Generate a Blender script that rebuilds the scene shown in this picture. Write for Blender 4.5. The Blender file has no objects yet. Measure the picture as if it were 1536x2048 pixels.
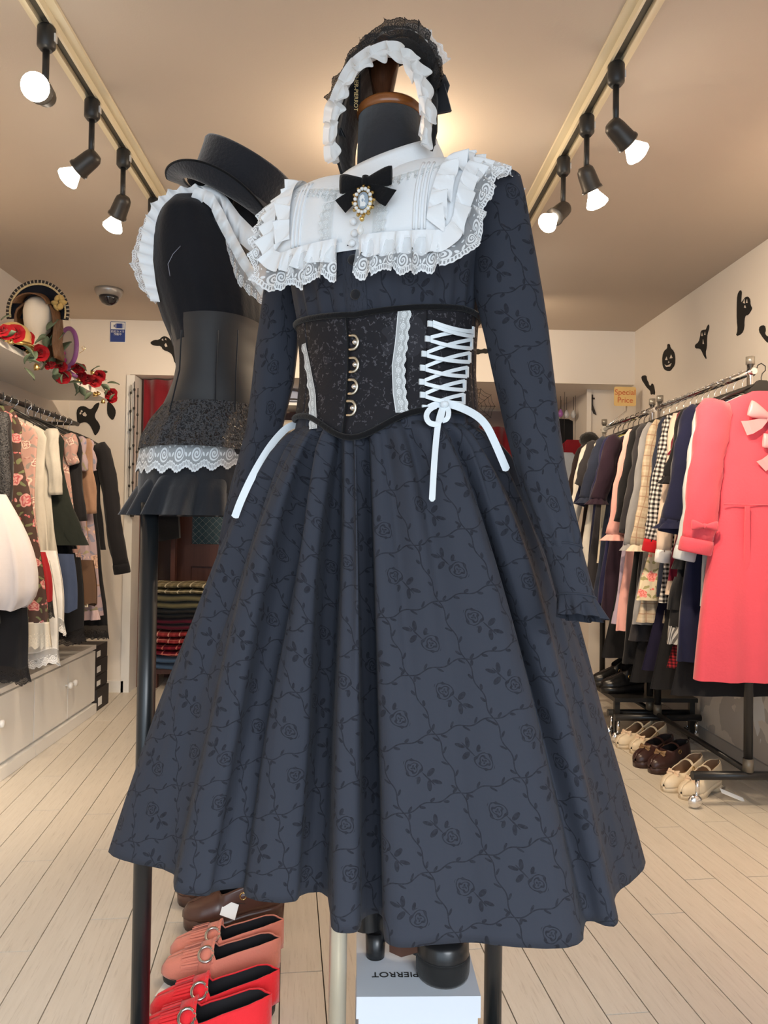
import bpy, bmesh, math, random
from mathutils import Vector, Matrix
random.seed(7)
PI = math.pi
sin, cos = math.sin, math.cos
scene = bpy.context.scene
COL = scene.collection

# ------------------------------------------------------------------ camera
F = 1540.0                     # focal length in pixels of the 1536 x 2048 frame
EYE = Vector((0, 0, 1.05))
YAW = math.atan(52.6 / F); PITCH = math.atan(27.7 / F); ROLL = math.radians(0.8)
fwd = Vector((sin(YAW) * cos(PITCH), cos(YAW) * cos(PITCH), sin(PITCH)))
r0 = Vector((cos(YAW), -sin(YAW), 0)); u0 = r0.cross(fwd)
rgt = r0 * cos(ROLL) + u0 * sin(ROLL); upv = u0 * cos(ROLL) - r0 * sin(ROLL)
cam = bpy.data.cameras.new('camera'); camo = bpy.data.objects.new('camera', cam); COL.objects.link(camo)
M = Matrix((rgt, upv, -fwd)).transposed().to_4x4(); M.translation = EYE
camo.matrix_world = M
cam.sensor_fit = 'VERTICAL'; cam.sensor_height = 24.0; cam.lens = 24.0 * F / 2048
cam.clip_start = 0.02
scene.camera = camo

def P(px, py, Y):
    """a point of the room at distance Y from the shop front, seen towards (px, py)"""
    d = fwd * F + rgt * (px - 768) + upv * (1024 - py)
    return EYE + d * (Y / d.y)

# ------------------------------------------------------------------ light and exposure
w = bpy.data.worlds.new('daylight'); scene.world = w; w.use_nodes = True
bg = w.node_tree.nodes['Background']; bg.inputs[0].default_value = (0.72, 0.86, 1.0, 1); bg.inputs[1].default_value = 2.0
scene.view_settings.view_transform = 'Standard'; scene.view_settings.look = 'None'
scene.view_settings.gamma = 1; scene.view_settings.exposure = 0.5
try: scene.view_settings.use_curve_mapping = False
except Exception: pass
sun = bpy.data.lights.new('sun', 'SUN'); sun.energy = 1.6; sun.angle = math.radians(25); sun.color = (.92, .96, 1.0)
suno = bpy.data.objects.new('sun', sun); COL.objects.link(suno); suno.rotation_euler = Vector((-.26, .88, -.42)).to_track_quat('-Z', 'Y').to_euler()
LAMP = (1.0, 0.77, 0.53)      # warm track lamps

# ------------------------------------------------------------------ node helpers
class S:
    """a node socket with arithmetic"""
    def __init__(s, nt, o): s.nt = nt; s.o = o
    def m(s, op, *a):
        n = s.nt.nodes.new('ShaderNodeMath'); n.operation = op
        for i, x in enumerate((s,) + a):
            if isinstance(x, S): s.nt.links.new(x.o, n.inputs[i])
            else: n.inputs[i].default_value = x
        return S(s.nt, n.outputs[0])
    def __add__(s, b): return s.m('ADD', b)
    def __radd__(s, b): return s.m('ADD', b)
    def __sub__(s, b): return s.m('SUBTRACT', b)
    def __rsub__(s, b): return s.m('MULTIPLY', -1.0).m('ADD', b)
    def __mul__(s, b): return s.m('MULTIPLY', b)
    def __rmul__(s, b): return s.m('MULTIPLY', b)
    def __truediv__(s, b): return s.m('DIVIDE', b)
    def fract(s): return s.m('FRACT')
    def floor(s): return s.m('FLOOR')
    def abs(s): return s.m('ABSOLUTE')
    def sin(s): return s.m('SINE')
    def cos(s): return s.m('COSINE')
    def sqrt(s): return s.m('SQRT')
    def lt(s, b): return s.m('LESS_THAN', b)
    def gt(s, b): return s.m('GREATER_THAN', b)
    def mx(s, b): return s.m('MAXIMUM', b)
    def mn(s, b): return s.m('MINIMUM', b)
    def atan2(s, b): return s.m('ARCTAN2', b)
    def parity(s): return (s * 0.5).fract().gt(0.25) * 2.0 - 1.0
def ell(x, y, cx, cy, a, b, ang):
    """1 inside an ellipse"""
    c, n = cos(ang), sin(ang)
    dx = x - cx; dy = y - cy
    p = (dx * c + dy * n) / a; q = (dy * c - dx * n) / b
    return (p * p + q * q).lt(1.0)

class Mat:
    def __init__(s, name, col=(.5, .5, .5), rough=.8, metal=0, spec=.3):
        s.m = bpy.data.materials.new(name); s.m.use_nodes = True
        s.nt = s.m.node_tree; s.b = s.nt.nodes['Principled BSDF']
        s.set('Base Color', (*col, 1)); s.set('Roughness', rough); s.set('Metallic', metal); s.set('Specular IOR Level', spec)
    def set(s, k, v):
        if isinstance(v, S): s.nt.links.new(v.o, s.b.inputs[k])
        else: s.b.inputs[k].default_value = v
    def new(s, t): return s.nt.nodes.new(t)
    def uv(s):
        n = s.new('ShaderNodeUVMap'); x = s.new('ShaderNodeSeparateXYZ'); s.nt.links.new(n.outputs[0], x.inputs[0])
        return S(s.nt, x.outputs[0]), S(s.nt, x.outputs[1])
    def objco(s):
        n = s.new('ShaderNodeTexCoord'); return n.outputs['Object']
    def noise(s, scale, detail=3, vec=None, stretch=None, rough=.5):
        n = s.new('ShaderNodeTexNoise'); n.inputs['Scale'].default_value = scale; n.inputs['Detail'].default_value = detail
        n.inputs['Roughness'].default_value = rough
        v = vec if vec is not None else s.objco()
        if stretch:
            mp = s.new('ShaderNodeMapping'); mp.inputs['Scale'].default_value = stretch; s.nt.links.new(v, mp.inputs[0]); v = mp.outputs[0]
        s.nt.links.new(v, n.inputs['Vector'])
        return S(s.nt, n.outputs[0])
    def mix(s, f, a, b):
        n = s.new('ShaderNodeMix'); n.data_type = 'RGBA'
        for k, x in ((0, f), (6, a), (7, b)):
            if isinstance(x, S): s.nt.links.new(x.o, n.inputs[k])
            elif k == 0: n.inputs[0].default_value = x
            else: n.inputs[k].default_value = (*x, 1) if len(x) == 3 else x
        return S(s.nt, n.outputs[2])
    def bump(s, h, strength=.2, dist=.002):
        n = s.new('ShaderNodeBump'); n.inputs['Strength'].default_value = strength; n.inputs['Distance'].default_value = dist
        s.nt.links.new(h.o, n.inputs['Height']); s.nt.links.new(n.outputs[0], s.b.inputs['Normal'])
MATS = {}
def plain(name, col, rough=.6, metal=0, spec=.4):
    if name not in MATS: MATS[name] = Mat(name, col, rough, metal, spec).m
    return MATS[name]
def fabric(name, col, rough=.9, var=.25, sheen=.15, bump=.25, scale=60):
    if name in MATS: return MATS[name]
    a = Mat(name, col, rough, spec=.15)
    n = a.noise(9, 3)
    a.set('Base Color', a.mix(n, tuple(c * (1 - var) for c in col), tuple(min(1, c * (1 + var)) for c in col)))
    a.set('Sheen Weight', sheen); a.set('Sheen Roughness', .5)
    a.bump(a.noise(scale, 4), bump, .004)
    MATS[name] = a.m; return a.m
def jacquard(name, base, dark, cell=.092, rot=17):
    a = Mat(name, base, .82, spec=.2)
    u, v = a.uv(); c, n = cos(math.radians(rot)), sin(math.radians(rot))
    A = (u * c + v * n) / cell; B = (v * c - u * n) / cell
    wob = 2 * PI
    out = None
    for p, q in ((A, B), (B, A)):
        pw = p + (q * (wob * 2)).sin() * .028
        d = ((pw + .5).fract() - .5) * cell
        line = d.abs().lt(.0010)
        t = (q * 5.0).fract() - .5
        side = ((q * 2.5).fract().gt(.5)) * 2.0 - 1.0
        lx = (d - side * .0042) / .0034; ly = (t * cell / 5.0 - d * side * .9 + .002) / .0030
        leaf = (lx * lx + ly * ly).lt(1.0)
        o = line.mx(leaf); out = o if out is None else out.mx(o)
    par = (A.floor() + B.floor()).parity()
    x = (A.fract() - .5) * cell * par; y = (B.fract() - .5) * cell * par
    hx = x + .006; hy = y - .010
    r = (hx * hx + hy * hy).sqrt(); an = hy.atan2(hx)
    ring = ((r * 1150.0 + (an * 3.0 + r * 420.0).sin() * 1.7).sin()).gt(.15)
    head = ring * (r + (an * 5.0).sin() * .0015).lt(.0150)
    out = out.mx(head)
    for e in ((.009, -.012, .013, .0012, -1.15), (.016, -.004, .008, .0038, .5), (.006, -.022, .008, .0034, -1.9), (.019, -.020, .0075, .003, -.6), (-.006, -.010, .006, .0028, .9)):
        out = out.mx(ell(x, y, *e))
    ns = a.noise(220, 2)
    f = out * (ns * .9 + .25).mn(.9)
    a.set('Base Color', a.mix(f, base, dark))
    a.set('Sheen Weight', .02)
    a.bump((out * -.5) + ns * .5, .35, .0012)
    MATS[name] = a.m; return a.m
def lace(name, col=(.86, .87, .88), cell=.026, net=.34, flower=True, v0=.62, gap=(0, 0, 0)):
    """u in metres along the strip, v from 0 at the sewn edge to 1 at the scalloped edge"""
    a = Mat(name, col, .85, spec=.2)
    u, v = a.uv(); U = u / cell
    x = (U.fract() - .5); yy = (v - v0) * 1.55
    r = (x * x + yy * yy).sqrt(); an = yy.atan2(x)
    ring = ((r * 46.0 + an * 1.0).sin().gt(-.25)) * r.lt(.30)
    sc = (U * PI).cos().abs()                       # 1 at the joins of two scallops
    edge = 1.0 - sc * sc * .12 + (U * (2 * PI * 6)).sin() * .012
    inside = v.lt(edge)
    border = inside * v.gt(edge - .055)
    border2 = inside * v.gt(edge - .15) * ((U * 12.0).fract().lt(.5))
    line2 = inside * v.gt(edge - .185) * v.lt(edge - .15)
    top = v.lt(.06)
    leaf = ell(x, yy, .40, .02, .10, .05, 1.0).mx(ell(x, yy, -.40, .02, .10, .05, -1.0)).mx(ell(x, yy, .33, -.26, .07, .04, .3)).mx(ell(x, yy, -.33, -.30, .07, .035, -.4))
    solid = border.mx(border2).mx(line2).mx(top)
    if flower: solid = solid.mx(ring).mx(leaf)
    al = (solid * .95).mx(inside * net)
    a.set('Alpha', al * inside)
    a.bump(solid, .4, .001)
    MATS[name] = a.m; return a.m
def check(name, c1, c2, c3, size):
    if name in MATS: return MATS[name]
    a = Mat(name, c1, .9, spec=.15); u, v = a.uv()
    p = (u / size).fract().gt(.5); q = (v / size).fract().gt(.5)
    a.set('Base Color', a.mix(p * q, a.mix(p.mx(q), c1, c2), c3)); a.bump(a.noise(90, 3), .2, .003)
    MATS[name] = a.m; return a.m
def plaid(name, base, line1, line2, size):
    if name in MATS: return MATS[name]
    a = Mat(name, base, .9, spec=.15); u, v = a.uv()
    p = (u / size).fract(); q = (v / size).fract()
    l1 = (p.lt(.22) + q.lt(.22)) * .5; l2 = ((p - .6).abs().lt(.05) + (q - .6).abs().lt(.05)).mn(1.0)
    a.set('Base Color', a.mix(l2, a.mix(l1, base, line1), line2)); MATS[name] = a.m; return a.m
def floral(name, base, petal, leafc, cell=.11, second=None):
    if name in MATS: return MATS[name]
    a = Mat(name, base, .88, spec=.15); u, v = a.uv()
    nz = a.noise(14, 2); nz2 = a.noise(17, 2, None, (1.3, 1, 1)); u = u + (nz - .5) * cell * .5; v = v + (nz2 - .5) * cell * .5
    row = (v / cell).floor()
    U = u / cell + row * .5; V = v / cell
    par = U.floor().parity()
    x = (U.fract() - .5) * par; y = V.fract() - .5
    r = (x * x + y * y).sqrt(); an = y.atan2(x)
    fl = (r + (an * 5.0).sin() * .02).lt(.25)
    shade = ((r * 38.0 + (an * 4.0 + r * 12.0).sin() * 1.6).sin() * .5 + .5)
    lf = ell(x, y, .32, .15, .17, .07, .6).mx(ell(x, y, -.30, .2, .15, .06, -.8)).mx(ell(x, y, .22, -.34, .15, .05, -.9)).mx(ell(x, y, -.25, -.30, .16, .06, .7))
    bud = ell(x, y, .42, -.25, .07, .06, 0).mx(ell(x, y, -.42, -.05, .06, .07, 0))
    p2 = second or tuple(min(1, c * 1.6 + .15) for c in petal)
    a.set('Base Color', a.mix(fl.mx(bud), a.mix(lf, base, leafc), a.mix(shade, petal, p2)))
    MATS[name] = a.m; return a.m

# ------------------------------------------------------------------ mesh helpers
class MB:
    def __init__(s): s.v = []; s.f = []; s.uv = {}; s.sm = []
    def add(s, p, uv=None):
        s.v.append(tuple(p))
        if uv is not None: s.uv[len(s.v) - 1] = uv
        return len(s.v) - 1
    def face(s, idx, smooth=True): s.f.append(tuple(idx)); s.sm.append(smooth)
    def grid(s, rows, closed=False, uvs=None, smooth=True, flip=False):
        """rows of points; closed joins the last column to the first"""
        base = len(s.v); R = len(rows); Cn = len(rows[0])
        for i, r in enumerate(rows):
            for j, p in enumerate(r): s.add(p, uvs[i][j] if uvs else None)
        for i in range(R - 1):
            for j in range(Cn if closed else Cn - 1):
                k = (j + 1) % Cn
                q = (base + i * Cn + j, base + i * Cn + k, base + (i + 1) * Cn + k, base + (i + 1) * Cn + j)
                s.face(q[::-1] if flip else q, smooth)
        return base
    def cap(s, idx, smooth=False): s.face(idx, smooth)
    def tube(s, path, rad, n=8, caps=True, ry=None, up=None, smooth=True):
        path = [Vector(p) for p in path]
        if not isinstance(rad, (list, tuple)): rad = [rad] * len(path)
        rows = []; uvs = []; prev = Vector(up) if up else None; acc = 0
        for i, p in enumerate(path):
            t = (path[min(i + 1, len(path) - 1)] - path[max(i - 1, 0)])
            if t.length < 1e-9: t = Vector((0, 0, 1))
            t.normalize()
            if prev is None: prev = Vector((0, 0, 1)) if abs(t.z) < .9 else Vector((1, 0, 0))
            a = prev - t * prev.dot(t)
            if a.length < 1e-6: a = t.orthogonal()
            a.normalize(); prev = a; b = t.cross(a)
            k = ry if ry else 1.0
            rows.append([p + a * (rad[i] * cos(2 * PI * j / n)) + b * (rad[i] * k * sin(2 * PI * j / n)) for j in range(n)])
            if i: acc += (p - path[i - 1]).length
            uvs.append([(2 * PI * rad[i] * j / n, acc) for j in range(n)])
        b0 = s.grid(rows, True, uvs, smooth)
        if caps:
            s.face([b0 + j for j in range(n)][::-1], False)
            e = b0 + (len(path) - 1) * n; s.face([e + j for j in range(n)], False)
        return s
    def box(s, c, size, rot=None, bev=0):
        hx, hy, hz = (x / 2 for x in size); c = Vector(c)
        R = Matrix.Rotation(rot, 3, 'Z') if isinstance(rot, (int, float)) else (rot or Matrix.Identity(3))
        b = len(s.v)
        for x, y, z in ((-1, -1, -1), (1, -1, -1), (1, 1, -1), (-1, 1, -1), (-1, -1, 1), (1, -1, 1), (1, 1, 1), (-1, 1, 1)):
            s.add(c + R @ Vector((x * hx, y * hy, z * hz)))
        for q in ((0, 3, 2, 1), (4, 5, 6, 7), (0, 1, 5, 4), (1, 2, 6, 5), (2, 3, 7, 6), (3, 0, 4, 7)):
            s.face([b + i for i in q], False)
        return s
    def lathe(s, prof, n=24, c=(0, 0, 0), R=None, sx=1, sy=1):
        R = R or Matrix.Identity(3); c = Vector(c)
        rows = [[c + R @ Vector((r * sx * cos(2 * PI * j / n), r * sy * sin(2 * PI * j / n), z)) for j in range(n)] for r, z in prof]
        b = s.grid(rows, True)
        if prof[0][0] > 1e-5: s.face([b + j for j in range(n)][::-1], False)
        e = b + (len(prof) - 1) * n
        if prof[-1][0] > 1e-5: s.face([e + j for j in range(n)], False)
        return s
    def prism(s, pts, o, ax, ay, th):
        """a flat outline with thickness: 2-D points on axes ax, ay from o"""
        o = Vector(o); ax = Vector(ax); ay = Vector(ay); nz = ax.cross(ay).normalized() * th
        n = len(pts); b = len(s.v)
        for k in (0, 1):
            for x, y in pts: s.add(o + ax * x + ay * y + nz * k, (x, y))
        s.face([b + i for i in range(n)][::-1], False); s.face([b + n + i for i in range(n)], False)
        for i in range(n):
            j = (i + 1) % n; s.face((b + i, b + j, b + n + j, b + n + i), False)
        return s
    def ribbon(s, path, wv, th=.0008):
        """a flat band: path of centres, wv half-width vectors"""
        path = [Vector(p) for p in path]
        if not isinstance(wv, list): wv = [Vector(wv)] * len(path)
        rows = []
        for i, p in enumerate(path):
            t = (path[min(i + 1, len(path) - 1)] - path[max(i - 1, 0)]).normalized()
            wd = Vector(wv[i]); nn = t.cross(wd)
            if nn.length < 1e-9: nn = Vector((0, 0, 1))
            nn = nn.normalized() * th
            rows.append([p - wd - nn, p + wd - nn, p + wd + nn, p - wd + nn])
        b = s.grid(rows, True, None, False); n = 4
        s.face([b + j for j in range(4)][::-1], False); e = b + (len(path) - 1) * 4; s.face([e + j for j in range(4)], False)
        return s
    def build(s, name, mat, parent=None, solid=0, merge=False, sub=0):
        me = bpy.data.meshes.new(name); me.from_pydata(s.v, [], s.f)
        me.polygons.foreach_set('use_smooth', s.sm)
        if s.uv:
            l = me.uv_layers.new(name='UVMap')
            for lp in me.loops:
                if lp.vertex_index in s.uv: l.data[lp.index].uv = s.uv[lp.vertex_index]
        if merge:
            bm = bmesh.new(); bm.from_mesh(me); bmesh.ops.remove_doubles(bm, verts=bm.verts, dist=1e-5); bm.to_mesh(me); bm.free()
        me.update()
        o = bpy.data.objects.new(name, me); COL.objects.link(o)
        if mat: me.materials.append(mat)
        if parent: o.parent = parent
        if solid:
            md = o.modifiers.new('solid', 'SOLIDIFY'); md.thickness = solid; md.offset = 0
        if sub:
            md = o.modifiers.new('sub', 'SUBSURF'); md.levels = sub; md.render_levels = sub
        return o
def tag(o, label, cat, group=None):
    o['label'] = label; o['category'] = cat
    if group: o['group'] = group
    return o
def thing(name, label, cat, loc=(0, 0, 0), rz=0, group=None):
    o = bpy.data.objects.new(name, None); COL.objects.link(o); o.empty_display_size = .05
    o.location = loc; o.rotation_euler = (0, 0, rz)
    return tag(o, label, cat, group)
def struct(o): o['kind'] = 'structure'; return o
def inst(src, name, parent, loc, rot=(0, 0, 0), scale=1):
    o = bpy.data.objects.new(name, src.data); COL.objects.link(o); o.parent = parent
    o.location = loc; o.rotation_euler = rot; o.scale = (scale,) * 3 if isinstance(scale, (int, float)) else scale
    for m in src.modifiers:
        n = o.modifiers.new(m.name, m.type)
        if m.type == 'SOLIDIFY': n.thickness = m.thickness; n.offset = m.offset
        if m.type == 'SUBSURF': n.levels = m.levels; n.render_levels = m.render_levels
    return o
def words(txt, mat, parent, loc, rot, size, align='CENTER', ext=.0003, name='lettering'):
    c = bpy.data.curves.new(name, 'FONT'); c.body = txt; c.size = size; c.align_x = align; c.align_y = 'CENTER'; c.extrude = ext
    f = bpy.data.objects.new('font', c); COL.objects.link(f); bpy.context.view_layer.update()
    me = bpy.data.meshes.new_from_object(f.evaluated_get(bpy.context.evaluated_depsgraph_get())); bpy.data.objects.remove(f); me.materials.clear(); me.materials.append(mat)
    o = bpy.data.objects.new(name, me); COL.objects.link(o); o.parent = parent; o.location = loc; o.rotation_euler = rot; return o
def lerp(a, b, t): return a + (b - a) * t
def interp(tab, x):
    if x <= tab[0][0]: return tab[0][1]
    for (x0, y0), (x1, y1) in zip(tab, tab[1:]):
        if x <= x1:
            t = (x - x0) / (x1 - x0); t = t * t * (3 - 2 * t) if False else t
            return y0 + (y1 - y0) * t
    return tab[-1][1]
def chaikin(pts, n=2, closed=False):
    for _ in range(n):
        out = [] if closed else [pts[0]]
        m = len(pts)
        for i in range(m if closed else m - 1):
            a, b = pts[i], pts[(i + 1) % m]
            out.append(tuple(x * .75 + y * .25 for x, y in zip(a, b))); out.append(tuple(x * .25 + y * .75 for x, y in zip(a, b)))
        if not closed: out.append(pts[-1])
        pts = out
    return pts
def resample(pts, n, closed=False):
    pts = [Vector(p) for p in pts]
    if closed: pts = pts + [pts[0]]
    L = [0]
    for a, b in zip(pts, pts[1:]): L.append(L[-1] + (b - a).length)
    out = []; k = 0
    for i in range(n):
        d = L[-1] * i / (n if closed else n - 1)
        while k < len(L) - 2 and L[k + 1] < d: k += 1
        t = (d - L[k]) / max(1e-9, L[k + 1] - L[k]); out.append(pts[k].lerp(pts[k + 1], min(1, t)))
    return out
def bow(parent, c, ax, az, size, mat, depth=None, tails=0, part='bow'):
    """two looped wings, a knot and tails on the plane of ax and az"""
    c = Vector(c); ax = Vector(ax).normalized(); az = Vector(az).normalized(); ny = ax.cross(az).normalized()
    s = size
    for sg in (-1, 1):
        m = MB(); rows = []
        for i in range(9):
            t = i / 8
            x = t * s; h = lerp(.10, .36, min(1, t * 1.25)) * s * (1 if t < .95 else .93); th = (.05 + .13 * sin(PI * min(1, t * .9 + .05))) * s
            ctr = c + ax * (sg * x) + az * (.05 * s * t)
            rows.append([ctr + az * (h * cos(2 * PI * j / 14)) + ny * (th * sin(2 * PI * j / 14)) * (1 - .25 * abs(sin(6 * PI * j / 14)) * (1 - t)) for j in range(14)])
        b = m.grid(rows, True); m.face([b + 8 * 14 + j for j in range(14)], False)
        m.build('loop', mat, parent)
        if tails:
            t = MB()
            pts = [c + ax * (sg * s * .05), c + ax * (sg * s * .35) - az * (.35 * s * tails), c + ax * (sg * s * .75) - az * (.62 * s * tails) + ny * (.05 * s), c + ax * (sg * s * .98) - az * (.72 * s * tails)]
            d = (pts[-1] - pts[0]).normalized(); pw = ny.cross(d).normalized()
            t.ribbon(pts, [pw * (.08 * s), pw * (.22 * s), pw * (.30 * s), pw * (.33 * s)], .012 * s).build('tail', mat, parent)
    k = MB(); k.lathe([(0, -.2 * s), (.12 * s, -.18 * s), (.15 * s, 0), (.12 * s, .18 * s), (0, .2 * s)], 12, c, Matrix((ax, ny, az)).transposed()).build('knot', mat, parent)
# ------------------------------------------------------------------ the room
XL, XR, YF, YB, ZC = -1.80, 1.75, -1.3, 4.83, 2.31
def paint(name, col, scale=40):
    a = Mat(name, col, .75, spec=.25); n = a.noise(1.3, 4)
    a.set('Base Color', a.mix(n, tuple(c * .94 for c in col), tuple(min(1, c * 1.04) for c in col)))
    a.bump(a.noise(scale * 6, 3), .12, .002); return a.m
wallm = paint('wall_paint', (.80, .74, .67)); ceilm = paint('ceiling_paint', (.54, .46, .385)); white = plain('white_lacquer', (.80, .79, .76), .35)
black = plain('black_metal', (.012, .013, .015), .35, 0, .5); chrome = plain('chrome', (.82, .82, .83), .12, 1)
gold = plain('gold_metal', (.75, .53, .2), .25, 1); blackp = plain('black_plastic', (.02, .019, .018), .4)
paper = plain('white_paper', (.86, .87, .86), .7); ink = plain('black_ink', (.02, .02, .02), .7)

def slab(name, a, b, m):
    a = Vector(a); b = Vector(b); return struct(MB().box((a + b) / 2, [abs(x) for x in (b - a)]).build(name, m))
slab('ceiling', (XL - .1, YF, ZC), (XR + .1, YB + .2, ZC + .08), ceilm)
slab('wall_left', (XL - .1, YF, -.05), (XL, 6.2, ZC), wallm)
# right wall with peeled paint low down
a = Mat('wall_paint_worn', (.79, .76, .72), .78, spec=.2)
tc = a.objco(); sp = a.new('ShaderNodeSeparateXYZ'); a.nt.links.new(tc, sp.inputs[0]); Z = S(a.nt, sp.outputs[2]); Yc = S(a.nt, sp.outputs[1])
n1 = a.noise(5.5, 3, None, (1, 1, .55), .45)
peel = (n1 - (Z - .15).mx(0.0) * .55).gt(.55) * Z.lt(.55) * Yc.lt(3.35)
dark = (a.noise(4.0, 3) - (Z - .2).mx(0.0) * .5).gt(.47) * Z.lt(.6)
a.set('Base Color', a.mix(peel, a.mix(dark, (.80, .74, .67), (.58, .54, .50)), (.83, .83, .83))); a.bump(a.noise(220, 3) + peel * -1.0, .15, .002)
slab('wall_right', (XR, YF, -.05), (XR + .1, YB + .2, ZC), a.m)
# back wall: lintel beam, piers and the alcove behind
struct(MB().box(((XL + XR) / 2, YB + .1, (1.97 + ZC) / 2), (XR - XL, .2, ZC - 1.97)).build('wall_back', wallm))
slab('wall_back_pier', (XL, YB, 0), (-1.43, YB + .24, 1.97), wallm)
slab('wall_back_return', (1.53, YB + .2, 0), (XR, 6.0, 1.97), wallm)
slab('wall_alcove', (XL, 6.05, 0), (XR, 6.15, 2.1), paint('alcove_wall', (.30, .22, .2)))
slab('ceiling_alcove', (XL, YB + .2, 1.97), (XR, 6.15, 2.05), wallm)
slab('trim_1', (-1.445, YB - .012, 0), (-1.395, YB + .26, 1.965), white)
slab('trim_2', (-1.60, YB - .012, 0), (-1.43, YB + .0, .07), white)
slab('trim_3', (XR - .012, 2.2, 0), (XR, YB, .06), paint('grey_skirting', (.45, .43, .41)))
slab('trim_4', (1.50, YB + .185, 1.0), (1.53, YB + .2, 1.97), wallm)
# shop front behind the camera: piers and a sill, daylight comes in between
slab('wall_front', (XL, YF - .08, 2.15), (XR, YF, ZC), wallm)
fr = struct(MB().box((-1.77, YF, 1.05), (.06, .08, 2.2)).box((1.72, YF, 1.05), (.06, .08, 2.2)).box((0, YF, .04), (3.5, .08, .08)).build('window_1', black))

# floor boards
a = Mat('floor_board', (.6, .53, .43), .42, spec=.35)
oi = a.new('ShaderNodeObjectInfo'); rnd = S(a.nt, oi.outputs['Random'])
tc = a.objco(); cb = a.new('ShaderNodeCombineXYZ'); a.nt.links.new((rnd * 37.0).o, cb.inputs[0]); a.nt.links.new((rnd * 11.0).o, cb.inputs[1])
ad = a.new('ShaderNodeVectorMath'); a.nt.links.new(tc, ad.inputs[0]); a.nt.links.new(cb.outputs[0], ad.inputs[1])
g = a.noise(9, 6, ad.outputs[0], (9, .55, 1), .65); g2 = a.noise(3, 2, ad.outputs[0], (3, 1, 1))
streak = (a.noise(26, 4, ad.outputs[0], (7, .35, 1), .7) - .55).mx(0.0) * 3.0
base = a.mix(g, (.55, .50, .425), (.76, .71, .63)); base = a.mix(g2 * .4, base, (.56, .52, .46)); base = a.mix(rnd * .25, base, (.60, .53, .43))
a.set('Base Color', a.mix(streak.mn(.5), base, (.36, .31, .25))); a.bump(g, .15, .0015); boardm = a.m
floor = struct(MB().box((0, 2.4, -.04), (3.9, 7.6, .06)).build('floor', plain('floor_gap', (.16, .13, .10), .9)))
def clip(poly, ax, lim, keep_less):
    out = []
    for i in range(len(poly)):
        p, q = poly[i], poly[(i + 1) % len(poly)]
        ip = p[ax] <= lim if keep_less else p[ax] >= lim; iq = q[ax] <= lim if keep_less else q[ax] >= lim
        if ip: out.append(p)
        if ip != iq:
            t = (lim - p[ax]) / (q[ax] - p[ax]); out.append((p[0] + t * (q[0] - p[0]), p[1] + t * (q[1] - p[1])))
    return out
BW, BL, GAP, FA = .100, .90, .0028, math.radians(5.2)
ca, sa = cos(FA), sin(FA)
full = None; rg = random.Random(3)
for i in range(-28, 30):
    off = (i * .53 % 1) * BL + rg.uniform(-.08, .08)
    for k in range(-1, 9):
        x0, x1 = i * BW + GAP / 2, (i + 1) * BW - GAP / 2; y0, y1 = k * BL + off + GAP / 2, (k + 1) * BL + off - GAP / 2
        w2 = [(x * ca - y * sa, x * sa + y * ca) for x, y in ((x0, y0), (x1, y0), (x1, y1), (x0, y1))]
        if max(p[1] for p in w2) < .7 or min(p[1] for p in w2) > 6: continue
        c = clip(clip(clip(w2, 0, XL, False), 0, XR, True), 1, 6.05, True)
        if len(c) < 3: continue
        ctr = ((x0 + x1) / 2, (y0 + y1) / 2); wc = (ctr[0] * ca - ctr[1] * sa, ctr[0] * sa + ctr[1] * ca)
        loc = [((x - wc[0]) * ca + (y - wc[1]) * sa, -(x - wc[0]) * sa + (y - wc[1]) * ca) for x, y in c]
        whole = len(c) == 4 and all(abs(abs(p[0]) - (BW - GAP) / 2) < 1e-4 for p in loc) and max(abs(p[1]) for p in loc) - min(abs(p[1]) for p in loc) < 1e-4
        if whole and full: inst(full, 'plank', floor, (wc[0], wc[1], 0), (0, 0, FA))
        else:
            o = MB().prism(loc, (0, 0, -.01), (1, 0, 0), (0, 1, 0), .010).build('plank', boardm, floor)
            o.location = (wc[0], wc[1], 0); o.rotation_euler = (0, 0, FA)
            if whole: full = o

# ------------------------------------------------------------------ track lights
tint = plain('cream_track', (.72, .63, .45), .4)
bulbm = Mat('lamp_glass', (1, .95, .85), .3); bulbm.set('Emission Color', (1.0, .90, .74, 1)); bulbm.set('Emission Strength', 14.0); bulbm = bulbm.m
def track(X, y0, y1, label):
    t = thing('lighting_track', label, 'lighting track', (X, (y0 + y1) / 2, ZC), 0, 'ceiling lighting tracks')
    L = y1 - y0
    MB().box((0, 0, -.005), (.085, L, .010)).build('mounting_board', tint, t)
    MB().box((-.016, 0, -.020), (.007, L, .022)).box((.016, 0, -.020), (.007, L, .022)).build('rail', tint, t)
    MB().box((0, 0, -.0125), (.025, L, .006)).build('conductor_channel', plain('dark_channel', (.1, .09, .07), .6), t)
track(-.79, 1.2, 4.2, 'cream lighting track on the ceiling above the clothes rail with cabinets')
track(.665, 1.2, 4.2, 'cream lighting track on the ceiling above the rolling racks side')
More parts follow.
